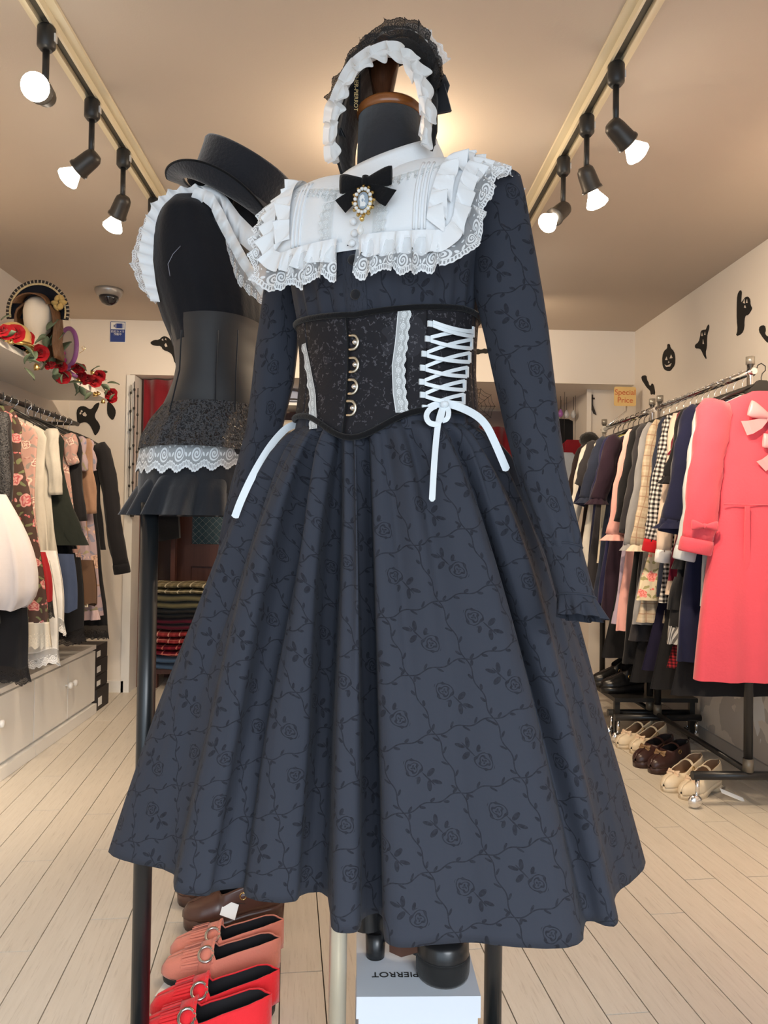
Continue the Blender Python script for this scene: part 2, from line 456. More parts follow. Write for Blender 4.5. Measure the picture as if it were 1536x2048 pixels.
def spotlight(X, Y, aim, label, power, stem=.11, size=50):
    t = thing('track_spotlight', label, 'spotlight', (X, Y, ZC - .03), 0, 'black track spotlights')
    MB().lathe([(.017, 0), (.022, -.006), (.022, -.052), (.014, -.062)], 16).build('adapter', blackp, t)
    MB().box((.022, 0, -.03), (.006, .012, .02)).build('lock_tab', plain('grey_plastic', (.55, .52, .48), .5), t)
    MB().tube([(0, 0, -.06), (0, 0, -.06 - stem)], .0085, 10).build('stem', blackp, t)
    pv = Vector((0, 0, -.065 - stem)); d = (Vector(aim) - (Vector((X, Y, ZC - .03)) + pv)).normalized()
    R = d.to_track_quat('Z', 'Y').to_matrix()
    MB().lathe([(0, -.022), (.016, -.022), (.024, -.012), (.026, .0), (.028, .040), (.031, .046), (.031, .052), (.0, .052)], 20, pv, R).build('lamp_holder', plain('bronze_black', (.045, .038, .032), .38, .2), t)
    MB().lathe([(.014, .050), (.017, .060), (.028, .080), (.033, .090), (.031, .097), (.018, .104), (0, .106)], 20, pv, R).build('bulb', bulbm, t)
    MB().tube([pv + Vector((-.012, 0, 0)), pv + Vector((.012, 0, 0))], .012, 10).build('pivot', blackp, t)
    l = bpy.data.lights.new('lamp', 'SPOT'); l.energy = power; l.color = LAMP; l.spot_size = math.radians(size * 2); l.spot_blend = .8; l.shadow_soft_size = .03
    lo = bpy.data.objects.new('lamp', l); COL.objects.link(lo); lo.parent = t
    lo.matrix_local = Matrix.Translation(pv + d * .125) @ (-d).to_track_quat('Z', 'Y').to_matrix().to_4x4()
    return t
lx, rx = -.79, .665
spotlight(lx, 1.92, (-.55, .1, 1.55), 'blazing track spotlight turned towards the shop window', 18, .11, 55)
spotlight(lx, 2.25, (-1.8, 2.5, 1.4), 'track spotlight tilted at the wall, next to the blazing one', 46, .11, 62)
spotlight(lx, 2.55, (-1.62, 3.3, .8), 'track spotlight aimed down at the row of hanging clothes', 20)
spotlight(lx, 2.93, (-1.3, 3.9, .3), 'track spotlight half hidden behind the white collar frill', 30)
spotlight(rx, 1.99, (1.75, 2.45, 1.35), 'track spotlight turned outwards at the far end of its track', 62, .11, 62)
spotlight(rx, 2.25, (1.45, 2.7, .6), 'track spotlight tilted down over the coral dress', 24)
spotlight(rx, 2.51, (-.25, 2.0, 1.2), 'track spotlight pointing back at the display forms', 26)
cl = thing('added_ceiling_lamp', 'round ceiling lamp added out of sight behind the neck for the ceiling glow', 'ceiling lamp', (.10, 2.45, ZC))  # invented lamp, added behind the neck to make the ceiling glow
MB().lathe([(.05, 0), (.05, -.02), (.03, -.028)], 24).build('ceiling_plate', white, cl)
MB().lathe([(.028, -.026), (.045, -.036), (.055, -.06), (.045, -.085), (.02, -.1), (0, -.103)], 24).build('glass_globe', bulbm, cl)
pl = bpy.data.lights.new('lamp', 'POINT'); pl.energy = 5.2; pl.color = LAMP; pl.shadow_soft_size = .06
plo = bpy.data.objects.new('lamp', pl); COL.objects.link(plo); plo.parent = cl; plo.location = (0, 0, -.17)
spotlight(rx, 3.5, (1.35, 4.0, .9), 'track spotlight hidden behind the dress sleeve, lighting dark clothes', 32)
spotlight(rx, 3.9, (1.15, 4.83, 1.85), 'track spotlight added unseen behind the dress sleeve to brighten the lintel', 9, .11, 70)  # extra unseen spot, added to brighten the wall above the alcove
spotlight(lx, 3.95, (-1.5, 4.83, 1.3), 'track spotlight added unseen behind the blouse to brighten the back wall', 15, .11, 65)  # extra unseen spot, added because the back wall came out too dark
spotlight(lx, 3.7, (0.2, 5.2, 1.2), 'track spotlight hidden behind the black bodice, lighting the alcove', 34)

# security dome and notice
t = thing('security_camera', 'small silver dome security camera on the ceiling', 'camera', P(218, 588, 4.2)); t.location.z = ZC
MB().lathe([(.072, 0), (.074, -.012), (.062, -.036), (.05, -.04)], 28).build('housing', plain('silver_plastic', (.42, .39, .36), .35, .5), t)
MB().lathe([(.052, -.036), (.05, -.055), (.036, -.075), (.016, -.085), (0, -.087)], 24).build('dome', plain('smoked_dome', (.02, .02, .025), .05, 0, .8), t)
c0 = P(236, 664, YB); t = thing('camera_notice', 'blue and white security camera notice on the wall', 'sign', (c0.x, YB, c0.z))
blue = plain('notice_blue', (.03, .06, .25), .5)
MB().box((0, -.002, 0), (.097, .004, .131)).build('backing', paper, t)
MB().box((0, -.0045, -.024), (.091, .002, .078)).build('blue_field', blue, t)
MB().box((0, -.0045, .0615), (.091, .002, .003)).box((-.044, -.0045, .035), (.003, .002, .05)).box((.044, -.0045, .035), (.003, .002, .05)).build('blue_border', blue, t)
MB().box((.008, -.0045, .037), (.036, .002, .030)).box((-.016, -.0045, .037), (.003, .002, .026)).box((-.0225, -.0045, .037), (.006, .002, .014)).box((.031, -.0045, .037), (.004, .002, .030)).build('camera_pictogram', blue, t)
words('防犯カメラ\n作動中', paper, t, (0, -.0058, -.008), (PI / 2, 0, 0), .0165)

# ------------------------------------------------------------------ cabinets along the wall
XC = -1.44
def cabinet(y0, y1, label):
    t = thing('low_cabinet', label, 'cabinet', ((XL + XC) / 2, (y0 + y1) / 2, 0), 0, 'low white cabinets under the clothes rail')
    L = y1 - y0; W = XC - XL
    MB().box((0, 0, .20), (W - .01, L - .004, .30)).build('body', white, t)
    MB().box((.012, 0, .0275), (W + .02, L - .002, .052)).build('plinth', white, t)
    for sg in (-1, 1):
        d = MB().box((W / 2 + .003, sg * L / 4, .205), (.016, L / 2 - .008, .272)).build('door', white, t)
        MB().lathe([(.005, 0), (.005, .012), (.014, .018), (.017, .026), (.013, .034), (0, .036)], 14, (W / 2 + .011, sg * .032, .24), Matrix.Rotation(PI / 2, 3, 'Y')).build('knob', white, d)
cabinet(3.5, 4.30, 'low white two-door cabinet ending beside the black boxes')
cabinet(2.7, 3.5, 'low white two-door cabinet running out of the far cabinet towards the window')
tag(MB().box(((XL + XC) / 2 + .006, 3.5, .362), (XC - XL + .012, 1.61, .022)).build('worktop', white), 'continuous white worktop on the low cabinets', 'worktop')
# black boxes between cabinet and back wall
dark = plain('dark_card', (.035, .03, .03), .6)
for i, (z, h, wd, tx) in enumerate(((0, .115, .13, 'lowest and widest of the stack'), (.118, .07, .11, 'second up in the stack'), (.19, .085, .11, 'third up in the stack'), (.277, .08, .105, 'topmost of the stack'))):
    t = thing('storage_box', 'dark box with white label beside cabinet, ' + tx, 'box', (-1.52, 4.44, z), 0, 'dark boxes beside the cabinet')
    MB().box((0, 0, h / 2), (wd + .05, .2, h)).build('carton', dark, t); MB().box(((wd + .05) / 2 + .0006, -.05, h * .4), (.001, .06, h * .4)).build('label_sticker', paper, t); MB().box((.03, -.1006, h * .45), (.05, .001, h * .4)).build('label_sticker', paper, t)
# shelf above the rail
tag(MB().box(((XL - 1.45) / 2 , 3.35, 1.768), (.35, 2.35, .028)).build('wall_shelf', white), 'white wall shelf carrying the rose garland above the clothes rail', 'shelf')
t = thing('shelf_bracket', 'brass bracket post holding the shelf above the clothes', 'bracket', (-1.66, 3.32, 1.6))
MB().tube([(0, 0, 0), (0, 0, .154)], .008, 10).build('post', plain('brass', (.5, .36, .18), .35, .8), t); MB().lathe([(.03, .146), (.03, .154)], 16).build('flange', plain('brass', (.5, .36, .18)), t)
t = thing('wall_clothes_rail', 'black clothes rail fixed under the white shelf', 'clothes rail', (-1.59, 3.4, 1.6))
MB().tube([(0, -1.2, 0), (0, 1.0, 0)], .012, 12).build('rail', blackp, t)
MB().tube([(0, .98, 0), (-.2, .98, 0)], .010, 10).build('end_bracket', blackp, t)

# ------------------------------------------------------------------ alcove: curtain, door, table
red = fabric('red_velvet', (.20, .008, .016), .7, .35, .4)
def curtain(x0, x1, y, z0, z1, label, amp=.03, n=60):
    m = MB(); rows = []
    for k in range(8):
        z = lerp(z1, z0, k / 7)
        rows.append([(lerp(x0, x1, j / n), y + amp * (sin(j * .9 + .3 * sin(j * .37)) + .4 * sin(j * .31 + k * .25)), z) for j in range(n + 1)])
    m.grid(rows); return tag(m.build('curtain', red, solid=.004), label, 'curtain')
curtain(-1.37, -.95, 4.93, 1.16, 1.96, 'dark red velvet curtain beside the hanging tassels', .02, 26)
curtain(-.3, 1.50, 5.85, .9, 1.82, 'dark red velvet curtain at the back of the alcove', .03, 90)
wood = Mat('door_wood', (.10, .035, .025), .45, spec=.4); n = wood.noise(4, 5, None, (12, 12, .6)); wood.set('Base Color', wood.mix(n, (.06, .02, .014), (.13, .05, .035))); wood = wood.m
door = thing('door_1', 'brown panelled door with wired glass panes', 'door', (-.87, 5.6, 0)); del door['category']; struct(door)
MB().box((-.37, 0, 1), (.10, .05, 2)).box((.37, 0, 1), (.10, .05, 2)).box((0, 0, .1), (.64, .05, .2)).box((0, 0, .82), (.64, .05, .16)).box((0, 0, 1.9), (.64, .05, .2)).build('door_frame', wood, door)
MB().box((0, .01, .55), (.64, .02, .38)).build('door_panel', wood, door)
gl = plain('wired_glass', (.05, .09, .11), .12, 0, .7); wirem = plain('wire', (.35, .38, .38), .4, .6)
for z0, z1 in ((.2, .36), (.90, 1.8)):
    p = MB().box((0, .012, (z0 + z1) / 2), (.64, .008, z1 - z0)).build('pane', gl, door)
    m = MB(); k = -.32 - (z1 - z0)
    while k < .32:
        for sg in (1, -1):
            a0, a1 = max(-.32, k), min(.32, k + (z1 - z0))
            if a1 > a0: m.tube([(sg * a0, .006, z0 + a0 - k), (sg * a1, .006, z0 + a1 - k)], .0012, 4, False)
        k += .05
    m.build('wire_mesh', wirem, p)
slab('trim_5', (-1.40, 4.98, 0), (-1.33, 5.06, 1.97), wood)
slab('trim_6', (-1.27, 5.3, 0), (-1.24, 5.36, 1.97), wood)
t = thing('display_table', 'low dark bench carrying folded clothes in front of the brown door', 'bench', (-1.0, 5.15, 0))
MB().box((0, 0, .105), (.62, .4, .03)).build('table_top', wood, t)
for sx in (-1, 1):
    for sy in (-1, 1): MB().box((sx * .28, sy * .17, .045), (.04, .04, .09)).build('leg', wood, t)
def folded(z, h, wd, m, label, m2=None, x=-1.08):
    t = thing('folded_garment', label, 'folded clothing', (x, 5.02, z), random.uniform(-.08, .08), 'folded clothes stacked on the table')
    for k in range(2):
        b = MB(); rows = []
        for i in range(7):
            u = i / 6 * 2 - 1
            rows.append([(u * wd / 2, .15 * c_ * (1 - .08 * u * u), h * (k + .5) / 2 + h * .27 * s_ + .004 * sin(5 * u + k)) for c_, s_ in ((cos(q * PI / 6), sin(q * PI / 6)) for q in range(12))])
        g0 = b.grid(rows, True, [[(p[0], p[1] + p[2]) for p in r] for r in rows]); b.face([g0 + j for j in range(12)]); b.face([g0 + 72 + j for j in range(12)][::-1])
        b.build('fold', m if k == 0 or not m2 else m2, t)
fs = plaid('olive_stripe', (.10, .085, .05), (.22, .18, .1), (.5, .45, .33), .08); fr_ = plaid('wine_stripe', (.10, .006, .018), (.25, .02, .03), (.5, .15, .12), .09)
zz = .122
for h, m, l in ((.055, fabric('denim', (.05, .09, .16)), 'blue denim folded at the bottom of the stack'), (.05, fr_, 'wine red striped cloth lying on the blue denim'), (.055, plaid('brick_stripe', (.20, .02, .025), (.33, .05, .05), (.6, .3, .24), .07), 'brick red folded cloth with pale stripes in the stack'), (.05, fabric('wine', (.07, .006, .018)), 'plain wine folded cloth under the black one'), (.035, fabric('black_knit', (.012, .012, .013)), 'thin black folded cloth in the middle of the stack'), (.06, fabric('olive_bag', (.11, .10, .055)), 'olive folded cloth under the striped one'), (.05, fs, 'olive and cream striped cloth on top of the stack')):
    folded(zz, h * 1.5, .40, m, l); zz += h * 1.5 + .003
# black skirt hanging in front of the door, gold rod, lace bundle, pale blue hat
tag(MB().prism([(-.05, 0), (.05, 0), (.085, -.47), (-.075, -.50)], (-1.265, 5.2, 1.42), (1, 0, 0), (0, 0, 1), .05).build('hanging_black_skirt', fabric('black_cloth', (.012, .012, .014))), 'plain black skirt hanging in front of the brown door', 'skirt')
t = thing('wall_ledge', 'alcove ledge with gold front rod seen past the corset', 'ledge', (-.52, 5.4, 1.54))
MB().box((0, 0, -.015), (.7, .35, .03)).build('board', wood, t); MB().tube([(-.35, -.19, .01), (.35, -.19, .01)], .012, 10).build('gold_rod', gold, t)
m = MB(); rows = []
for k in range(7):
    a_ = k / 6 * PI; rows.append([((.13 * sin(a_) + .01) * cos(j * PI / 10) * (1 + .12 * sin(j * 3.1 + k)), .09 * sin(j * PI / 10) * (sin(a_) + .05), .05 - .05 * cos(a_)) for j in range(20)])
m.grid(rows, True); o = m.build('lace_bundle', fabric('ivory_lace', (.55, .5, .42), .9, .4, .2, .8, 90)); o.location = (-.50, 5.32, 1.67); tag(o, 'bundle of ivory lace lying on the black box in the alcove', 'lace')
tag(MB().box((-.5, 5.38, 1.605), (.3, .22, .13)).build('black_box', dark), 'black box on the alcove ledge below the lace', 'box')
t = thing('pale_hat', 'pale blue brimmed hat on the upper shelf in the alcove', 'hat', (-.46, 5.25, 1.87))
MB().lathe([(.14, 0), (.14, .006), (.085, .010), (.08, .07), (.04, .085), (0, .086)], 24).build('crown', fabric('pale_blue', (.52, .58, .75)), t); MB().lathe([(.0868, .012), (.0868, .026), (.0845, .026)], 24).build('band', dark, t)
tag(MB().box((-.5, 5.3, 1.858), (.6, .3, .02)).build('upper_shelf', white), 'white upper shelf in the alcove under the pale hat', 'shelf')
# tassels by the trim
for i, (px, z0, z1) in enumerate(((262, 1.9, 1.15), (269, 1.92, 1.13), (276, 1.88, 1.16))):
    q = P(px, 800, 4.80); t = thing('tassel_cord', ('black beaded tassel cord nearest the white wall', 'black beaded tassel cord between two others', 'black beaded tassel cord nearest the red curtain')[i], 'tassel', (q.x, 4.795, 0), 0, 'beaded tassel cords')
    MB().tube([(0, 0, z0), (0, 0, z1)], .0028, 6).build('cord', blackp, t)
    for k in range(6):
        z = z0 - .05 - k * .115; MB().lathe([(0, .012), (.006, .006), (.007, 0), (.006, -.006), (0, -.012)], 8, (0, 0, z)).build('bead', blackp, t)
    MB().lathe([(0, .03), (.009, .024), (.008, .01), (.014, -.03), (.012, -.045), (0, -.045)], 10, (0, 0, z1)).build('tassel', blackp, t)
# hanging jewellery, dark clothes and cloths in the alcove on the right
for px, py, c_, l in ((1121, 826, (.35, .12, .4), 'purple bead drop ornament hanging in the alcove'), (1133, 828, (.5, .5, .52), 'clear bead drop ornament in the alcove beside the purple one'), (1147, 828, (.55, .55, .56), 'clear bead drop ornament in the alcove nearest the white jamb')):
    q = P(px, py, 5.3); t = thing('drop_ornament', l, 'ornament', q, 0, 'drop ornaments')
    MB().tube([(0, 0, .12), (0, 0, .02)], .0016, 5).build('thread', blackp, t); MB().lathe([(0, .03), (.012, .015), (.02, -.008), (.012, -.026), (0, -.03)], 12).build('drop', plain('bead_%d' % px, c_, .15, 0, .7), t)
q = P(1184, 815, YB + .19); t = thing('cross_ornament', 'small dark cross and bow ornament on the white jamb', 'ornament', q)
MB().box((0, 0, .05), (.01, .008, .07)).box((0, 0, .06), (.035, .008, .01)).build('cross', dark, t); MB().prism([(-.03, -.05), (-.005, .02), (.005, .02), (.03, -.05), (.01, -.04), (0, -.01), (-.01, -.04)], (0, .004, 0), (1, 0, 0), (0, 0, 1), .006).build('bow', dark, t)
def heap(name, px, py, Y, sx, sz, m, label, cat, seed):
    r = random.Random(seed); q = P(px, py, Y); b = MB(); rows = []
    for k in range(9):
        a_ = k / 8 * PI; rows.append([(sx * sin(a_) * cos(j * PI / 10) * (1 + .12 * sin(j * 2.3 + k + seed)), .08 * sin(a_) * sin(j * PI / 10), sz * cos(a_) * (1 + .08 * sin(j * 1.7 + seed))) for j in range(20)])
    b.grid(rows, True); o = b.build(name, m); o.location = q; return tag(o, label, cat)
fabric('black_cloth', (.012, .012, .014))
fabric('red_cloth', (.22, .012, .02))
fabric('pale_grey', (.42, .47, .55))
heap('black_boa', 1178, 880, 5.0, .06, .05, fabric('feather', (.02, .02, .02), .9, .3, .3, 1, 120), 'fluffy black feather trim beside the white jamb', 'feather trim', 4)
# web decoration
q = P(955, 812, 5.05); t = thing('spider_web', 'black spider web decoration seen between corset and sleeve', 'decoration', q)
m = MB()
for k in range(9): m.tube([(0, 0, 0), (.12 * cos(k * 2 * PI / 9), 0, .12 * sin(k * 2 * PI / 9))], .0016, 4)
m.build('spokes', blackp, t); MB().tube([(0, .0, .0), (0, 0, 1.968 - q.z)], .0012, 5).build('hanging_thread', blackp, t)
for rr in (.03, .06, .09, .115): MB().tube([(rr * cos(k * PI / 9) * (1 if k % 2 == 0 else .88), 0, rr * sin(k * PI / 9) * (1 if k % 2 == 0 else .88)) for k in range(19)], .0014, 4).build('thread_ring', blackp, t)
# ------------------------------------------------------------------ the dressed form in front
C0 = Vector((.045, 1.31, 0)); RHO = math.radians(-25)
def W(x, y, z):
    """from the wearer's frame (x to the wearer's left, -y forward) to the room"""
    return Vector((C0.x + x * cos(RHO) - y * sin(RHO), C0.y + x * sin(RHO) + y * cos(RHO), z))
WX = Vector((cos(RHO), sin(RHO), 0)); WY = Vector((-sin(RHO), cos(RHO), 0))
def proj(p):
    d = Vector(p) - EYE; k = d.dot(fwd); return 768 + F * d.dot(rgt) / k, 1024 - F * d.dot(upv) / k
def bw(m, name, mat, parent, **k):
    o = m.build(name, mat, parent, **k); q = Vector((0, 0, 0)); a = parent
    while a: q += a.location; a = a.parent
    o.location = -q; return o
def sub(m, name, mat, parent, **k):           # a sub-part: its parent mesh already sits in room coordinates
    return m.build(name, mat, parent, **k)

jac = jacquard('rose_jacquard', (.036, .040, .054), (.012, .012, .017))
jac_up = jac
whitef = fabric('white_cotton', (.88, .89, .90), .85, .04, .1, .15, 80)
whitelace = lace('white_rose_lace'); edge_lace = lace('narrow_lace', (.80, .82, .82), .017, .55, True, .45)
velvet = fabric('black_velvet', (.005, .005, .006), .85, .3, .12, .3, 200)
blackf = fabric('black_cotton', (.016, .016, .019), .85, .2, .2)
satin = plain('white_satin', (.78, .83, .86), .38, 0, .4)
ring = [(1.665, .062, .060, 0), (1.64, .115, .075, 0), (1.60, .162, .098, 0), (1.55, .172, .115, -.005), (1.49, .168, .128, -.012), (1.44, .158, .125, -.010), (1.39, .150, .116, -.004), (1.34, .146, .110, 0), (1.30, .146, .108, 0), (1.25, .150, .112, 0), (1.19, .160, .122, 0)][::-1]
def torso(phi, z, off=0):
    a = interp([(r[0], r[1]) for r in ring], z) + off; b = interp([(r[0], r[2]) for r in ring], z) + off; yo = interp([(r[0], r[3]) for r in ring], z)
    return W(a * sin(phi), yo - b * cos(phi), z)
def phi_at(px, z, off=.006):
    lo, hi = -1.2, 1.85
    for _ in range(40):
        mid = (lo + hi) / 2
        if proj(torso(mid, z, off))[0] < px: lo = mid
        else: hi = mid
    return lo

# --- the form itself
form = thing('dress_form', 'black dress form with wooden neck cap and finial wearing the long dress', 'dress form', C0)
m = MB(); m.lathe([(.058, 1.58), (.055, 1.66), (.0535, 1.748)], 32, (C0.x, C0.y, 0)); bw(m, 'neck', fabric('form_jersey', (.028, .028, .032), .8, .15), form)
m = MB(); m.grid([[torso(j * PI / 16, z, -.004) for j in range(32)] for z in (1.62, 1.58, 1.5, 1.4, 1.3, 1.2)], True); bw(m, 'torso', MATS['form_jersey'], form)
amber = Mat('amber_wood', (.30, .10, .025), .18, spec=.6); n = amber.noise(7, 4, None, (4, 4, 25)); amber.set('Base Color', amber.mix(n, (.16, .045, .012), (.36, .13, .035))); amber = amber.m
dwood = Mat('dark_wood', (.08, .03, .015), .25, spec=.5); n = dwood.noise(9, 4, None, (30, 30, 3)); dwood.set('Base Color', dwood.mix(n, (.045, .016, .008), (.12, .045, .02))); dwood = dwood.m
m = MB(); m.lathe([(.054, 1.748), (.057, 1.752), (.057, 1.761), (.052, 1.767), (.03, 1.772), (0, 1.772)], 36, (C0.x, C0.y, 0)); bw(m, 'neck_cap', amber, form)
m = MB(); m.lathe([(.024, 1.770), (.024, 1.775), (.018, 1.778), (.020, 1.784), (.0165, 1.787), (.021, 1.81), (.0265, 1.84), (.0255, 1.86), (.016, 1.875), (.018, 1.883), (0, 1.89)], 24, (C0.x - .012, C0.y, 0)); bw(m, 'finial', dwood, form)
pm = plain('cream_steel', (.62, .56, .44), .25, .3, .6)
m = MB(); m.tube([(-.022, 1.30, .02), (-.022, 1.30, 1.25)], .0148, 20); bw(m, 'pole', pm, form)
m = MB(); m.lathe([(.15, .0), (.15, .012), (.03, .03), (0, .03)], 36, (-.022, 1.30, 0)); bw(m, 'base', pm, form)

# --- the dress
dress = thing('long_dress', 'long dark rose jacquard dress with full skirt and long sleeves on the front form', 'dress', C0)
m = MB(); rows = []; uvs = []
for k in range(26):
    z = lerp(1.60, 1.20, k / 25); r = []; uu = []
    for j in range(97):
        ph = -PI + 2 * PI * j / 96
        g = .0025 * sin(ph * 26) * max(0, min(1, (1.53 - z) * 9)) * (1 if abs(ph) > .12 else 0) * 1.5
        r.append(torso(ph, z, .003 + g)); uu.append((ph * .15, z))
    rows.append(r); uvs.append(uu)
m.grid(rows, False, uvs); bodice = bw(m, 'bodice', jac, dress)
m = MB(); m.grid([[torso(q, lerp(1.60, 1.36, k / 8), .0075 if abs(q) < .10 else .004) for q in (-.125, -.115, -.06, 0, .06, .115, .125)] for k in range(9)], False, [[(q * .13, k * .03) for q in range(7)] for k in range(9)]); bw(m, 'placket', jac, dress)
for z in (1.458, 1.408):
    c = torso(.02, z, .009); nrm = (c - W(0, 0, z)).normalized(); R = nrm.to_track_quat('Z', 'Y').to_matrix()
    m = MB(); m.lathe([(.008, -.003), (.0085, 0), (.006, .0035), (0, .0045)], 16, c, R); bw(m, 'button', blackf, dress)

# skirt: the hem as it hangs, from the outer fold on one side round the front to the other
ZH = .462
hem_px = [(222, 1690), (213, 1708), (262, 1726), (350, 1742), (347, 1770), (352, 1787), (415, 1794), (424, 1782), (488, 1774), (486, 1790), (494, 1799), (588, 1808), (600, 1800), (655, 1796), (662, 1830), (664, 1862), (690, 1868), (718, 1864), (724, 1846), (766, 1838), (768, 1870), (772, 1888), (805, 1897), (880, 1888), (945, 1883), (1000, 1892), (1120, 1899), (1166, 1886), (1166, 1862), (1172, 1850), (1225, 1857), (1238, 1842), (1226, 1805), (1233, 1784), (1265, 1762), (1293, 1732), (1284, 1704)]
wtab = [(213, 590), (350, 622), (490, 652), (600, 676), (665, 692), (725, 714), (770, 736), (945, 792), (1166, 880), (1238, 922), (1293, 950)]
def at_z(px, py, z):
    a = P(px, py, 1.0); return P(px, py, (z - EYE.z) / (a.z - EYE.z))
def recess(px): return .022 if 426 < px < 487 or 597 < px < 657 or 722 < px < 767 else (.02 if 1168 < px < 1180 else 0)
hw = []
for px, py in hem_px:
    q = at_z(px, py, ZH); hw.append((q.x * (1 + recess(px) / q.y), q.y + recess(px), px))
hw = chaikin(hw, 1)
fr_hem = [Vector((p[0], p[1], 0)) for p in hw]
# cumulative resampling keeps the pixel column of each point for the waist mapping
NF = 260
L = [0]
for a_, b_ in zip(fr_hem, fr_hem[1:]): L.append(L[-1] + (b_ - a_).length)
front = []; k = 0
for i in range(NF):
    d = L[-1] * i / (NF - 1)
    while k < len(L) - 2 and L[k + 1] < d: k += 1
    t = (d - L[k]) / max(1e-9, L[k + 1] - L[k]); p = fr_hem[k].lerp(fr_hem[k + 1], t)
    front.append((p, lerp(hw[k][2], hw[k + 1][2], t)))
ZW = 1.212
ph_cache = [(px, phi_at(px, ZW, .002)) for _, px in wtab]
cols = []
ph_prev = -9
for p, px in front:
    q = interp(wtab, px); ph = interp([(w_, f_) for w_, f_ in ph_cache], q)
    cols.append([p, ph])
# keep the waist angle rising
run = cols[0][1]
for c in cols:
    run = max(run, c[1]); c[1] = run
n = len(cols); sm = [c[1] for c in cols]
for _ in range(6): sm = [sm[0]] + [(sm[i - 1] + 2 * sm[i] + sm[i + 1]) / 4 for i in range(1, n - 1)] + [sm[-1]]
for c, s_ in zip(cols, sm): c[1] = s_
p0, p1 = cols[0][0], cols[-1][0]; f0, f1 = cols[0][1], cols[-1][1]
NBk = 110; back = []
for i in range(1, NBk):
    t = i / NBk; ang = PI * t
    cx, cy = (p0.x + p1.x) / 2, lerp(p1.y, p0.y, t)
    hwid = (p1.x - p0.x) / 2
    fold = .012 * sin(t * PI * 22) * min(1, 6 * t, 6 * (1 - t))
    back.append([Vector((cx + hwid * cos(ang) * (1 + fold), cy + (.10 + fold) * sin(ang), 0)), f1 + (f0 + 2 * PI - f1) * t])
allc = cols + back
m = MB(); rows = []; uvs = []; NR = 56
vly = [1.0 if recess(p_[1]) > 0 else 0.0 for p_ in front]
for _ in range(5): vly = [vly[0]] + [(vly[i - 1] + 2 * vly[i] + vly[i + 1]) / 4 for i in range(1, n - 1)] + [vly[-1]]
ref = min(range(n), key=lambda i: abs(front[i][1] - 980))
rs = random.Random(5)
for k in range(NR):
    t = k / (NR - 1); z = lerp(ZW, ZH, t); g = t ** .70; r = []
    for i, (h, ph) in enumerate(allc):
        s0 = torso(ph, ZW, .003)
        gat = (.0075 * sin(ph * 34 + 1.3 * sin(ph * 5)) + .006 * sin(ph * 19 + 1)) * math.exp(-t * (2.0 if ph < .3 else 3.4)) * min(1, t * 14 + .25)
        mid = .015 * sin(ph * 17 + 1.6 * sin(ph * 3.0)) * sin(PI * min(1, t * 1.5)) * (1 - t) * 1.1 * (.35 if .25 < ph < .95 else 1)
        x = lerp(s0.x, h.x, g); y = lerp(s0.y, h.y, g) + (.045 * vly[i] * sin(PI * t ** .75) if i < n else 0); dr = Vector((x - C0.x, y - C0.y, 0)).normalized() * (gat + mid)
        wav = .0
        r.append(Vector((x + dr.x, y + dr.y, z + wav)))
    rows.append(r)
    acc = [0]
    for a_, b_ in zip(r, r[1:]): acc.append(acc[-1] + (b_ - a_).length)
    uvs.append([(u_ - acc[ref], -t * .80) for u_ in acc])
for r, u_ in zip(rows, uvs):
    u_.append((u_[-1][0] + (r[0] - r[-1]).length, u_[0][1])); r.append(r[0].copy())
m.grid(rows, False, uvs); skirt = bw(m, 'skirt', jac, dress, solid=.002)
# stitched seam beside the front fold
def loft(rows_, n=40, fold=None, closed=True, uvscale=1):
    """rows of (centre, half-width, half-depth, axis across); fold(i, a) scales the radius"""
    m = MB(); R = []; U = []; acc = 0
    for i, (c, a_, b_, ax) in enumerate(rows_):
        ax = Vector(ax).normalized()
        t = (rows_[min(i + 1, len(rows_) - 1)][0] - rows_[max(i - 1, 0)][0]).normalized(); ay = t.cross(ax).normalized()
        if i: acc += (c - rows_[i - 1][0]).length
        R.append([c + (ax * (a_ * cos(2 * PI * j / n)) + ay * (b_ * sin(2 * PI * j / n))) * (fold(i / (len(rows_) - 1), 2 * PI * j / n) if fold else 1) for j in range(n + 1)])
        U.append([(j / n * 2 * PI * .045 * uvscale, acc) for j in range(n + 1)])
    m.grid(R, False, U); return m
def dense(rows_, k=3):
    out = []
    for a_, b_ in zip(rows_, rows_[1:]):
        for i in range(k):
            t = i / k; out.append(tuple(lerp(x, y, t) for x, y in zip(a_, b_)))
    out.append(rows_[-1]); return out
def sleeve(tab, name, flat=.85, ax=WX, folds=True, seed=0):
    """tab rows: (pixel row, side, side, distance)"""
    rows_ = []
    for y, l, r, Y in dense(tab, 4):
        c = P((l + r) / 2, y, Y); hwd = (P(r, y, Y) - P(l, y, Y)).length / 2 * .97
        rows_.append((c, hwd, hwd * flat, ax))
    def fold(t, a):
        gth = .10 * sin(a * 9 + seed) * max(0, t - .72) / .28 if folds else 0
        return 1 + .065 * sin(a * 3 + seed + 2.2 * t) * (.4 + t * .6) + .035 * sin(a * 5 + seed * 2 - 3 * t) + gth
    return loft(rows_, 44, fold, uvscale=1.1)
R_tab = [(352, 985, 1030, 1.235), (362, 950, 1042, 1.235), (400, 936, 1051, 1.23), (450, 934, 1060, 1.225), (526, 940, 1074, 1.22), (600, 950, 1087, 1.215), (664, 965, 1097, 1.21), (779, 990, 1111, 1.195), (860, 1008, 1120, 1.18), (930, 1026, 1130, 1.165), (1000, 1048, 1144, 1.15), (1060, 1070, 1158, 1.135), (1096, 1087, 1163, 1.13)]
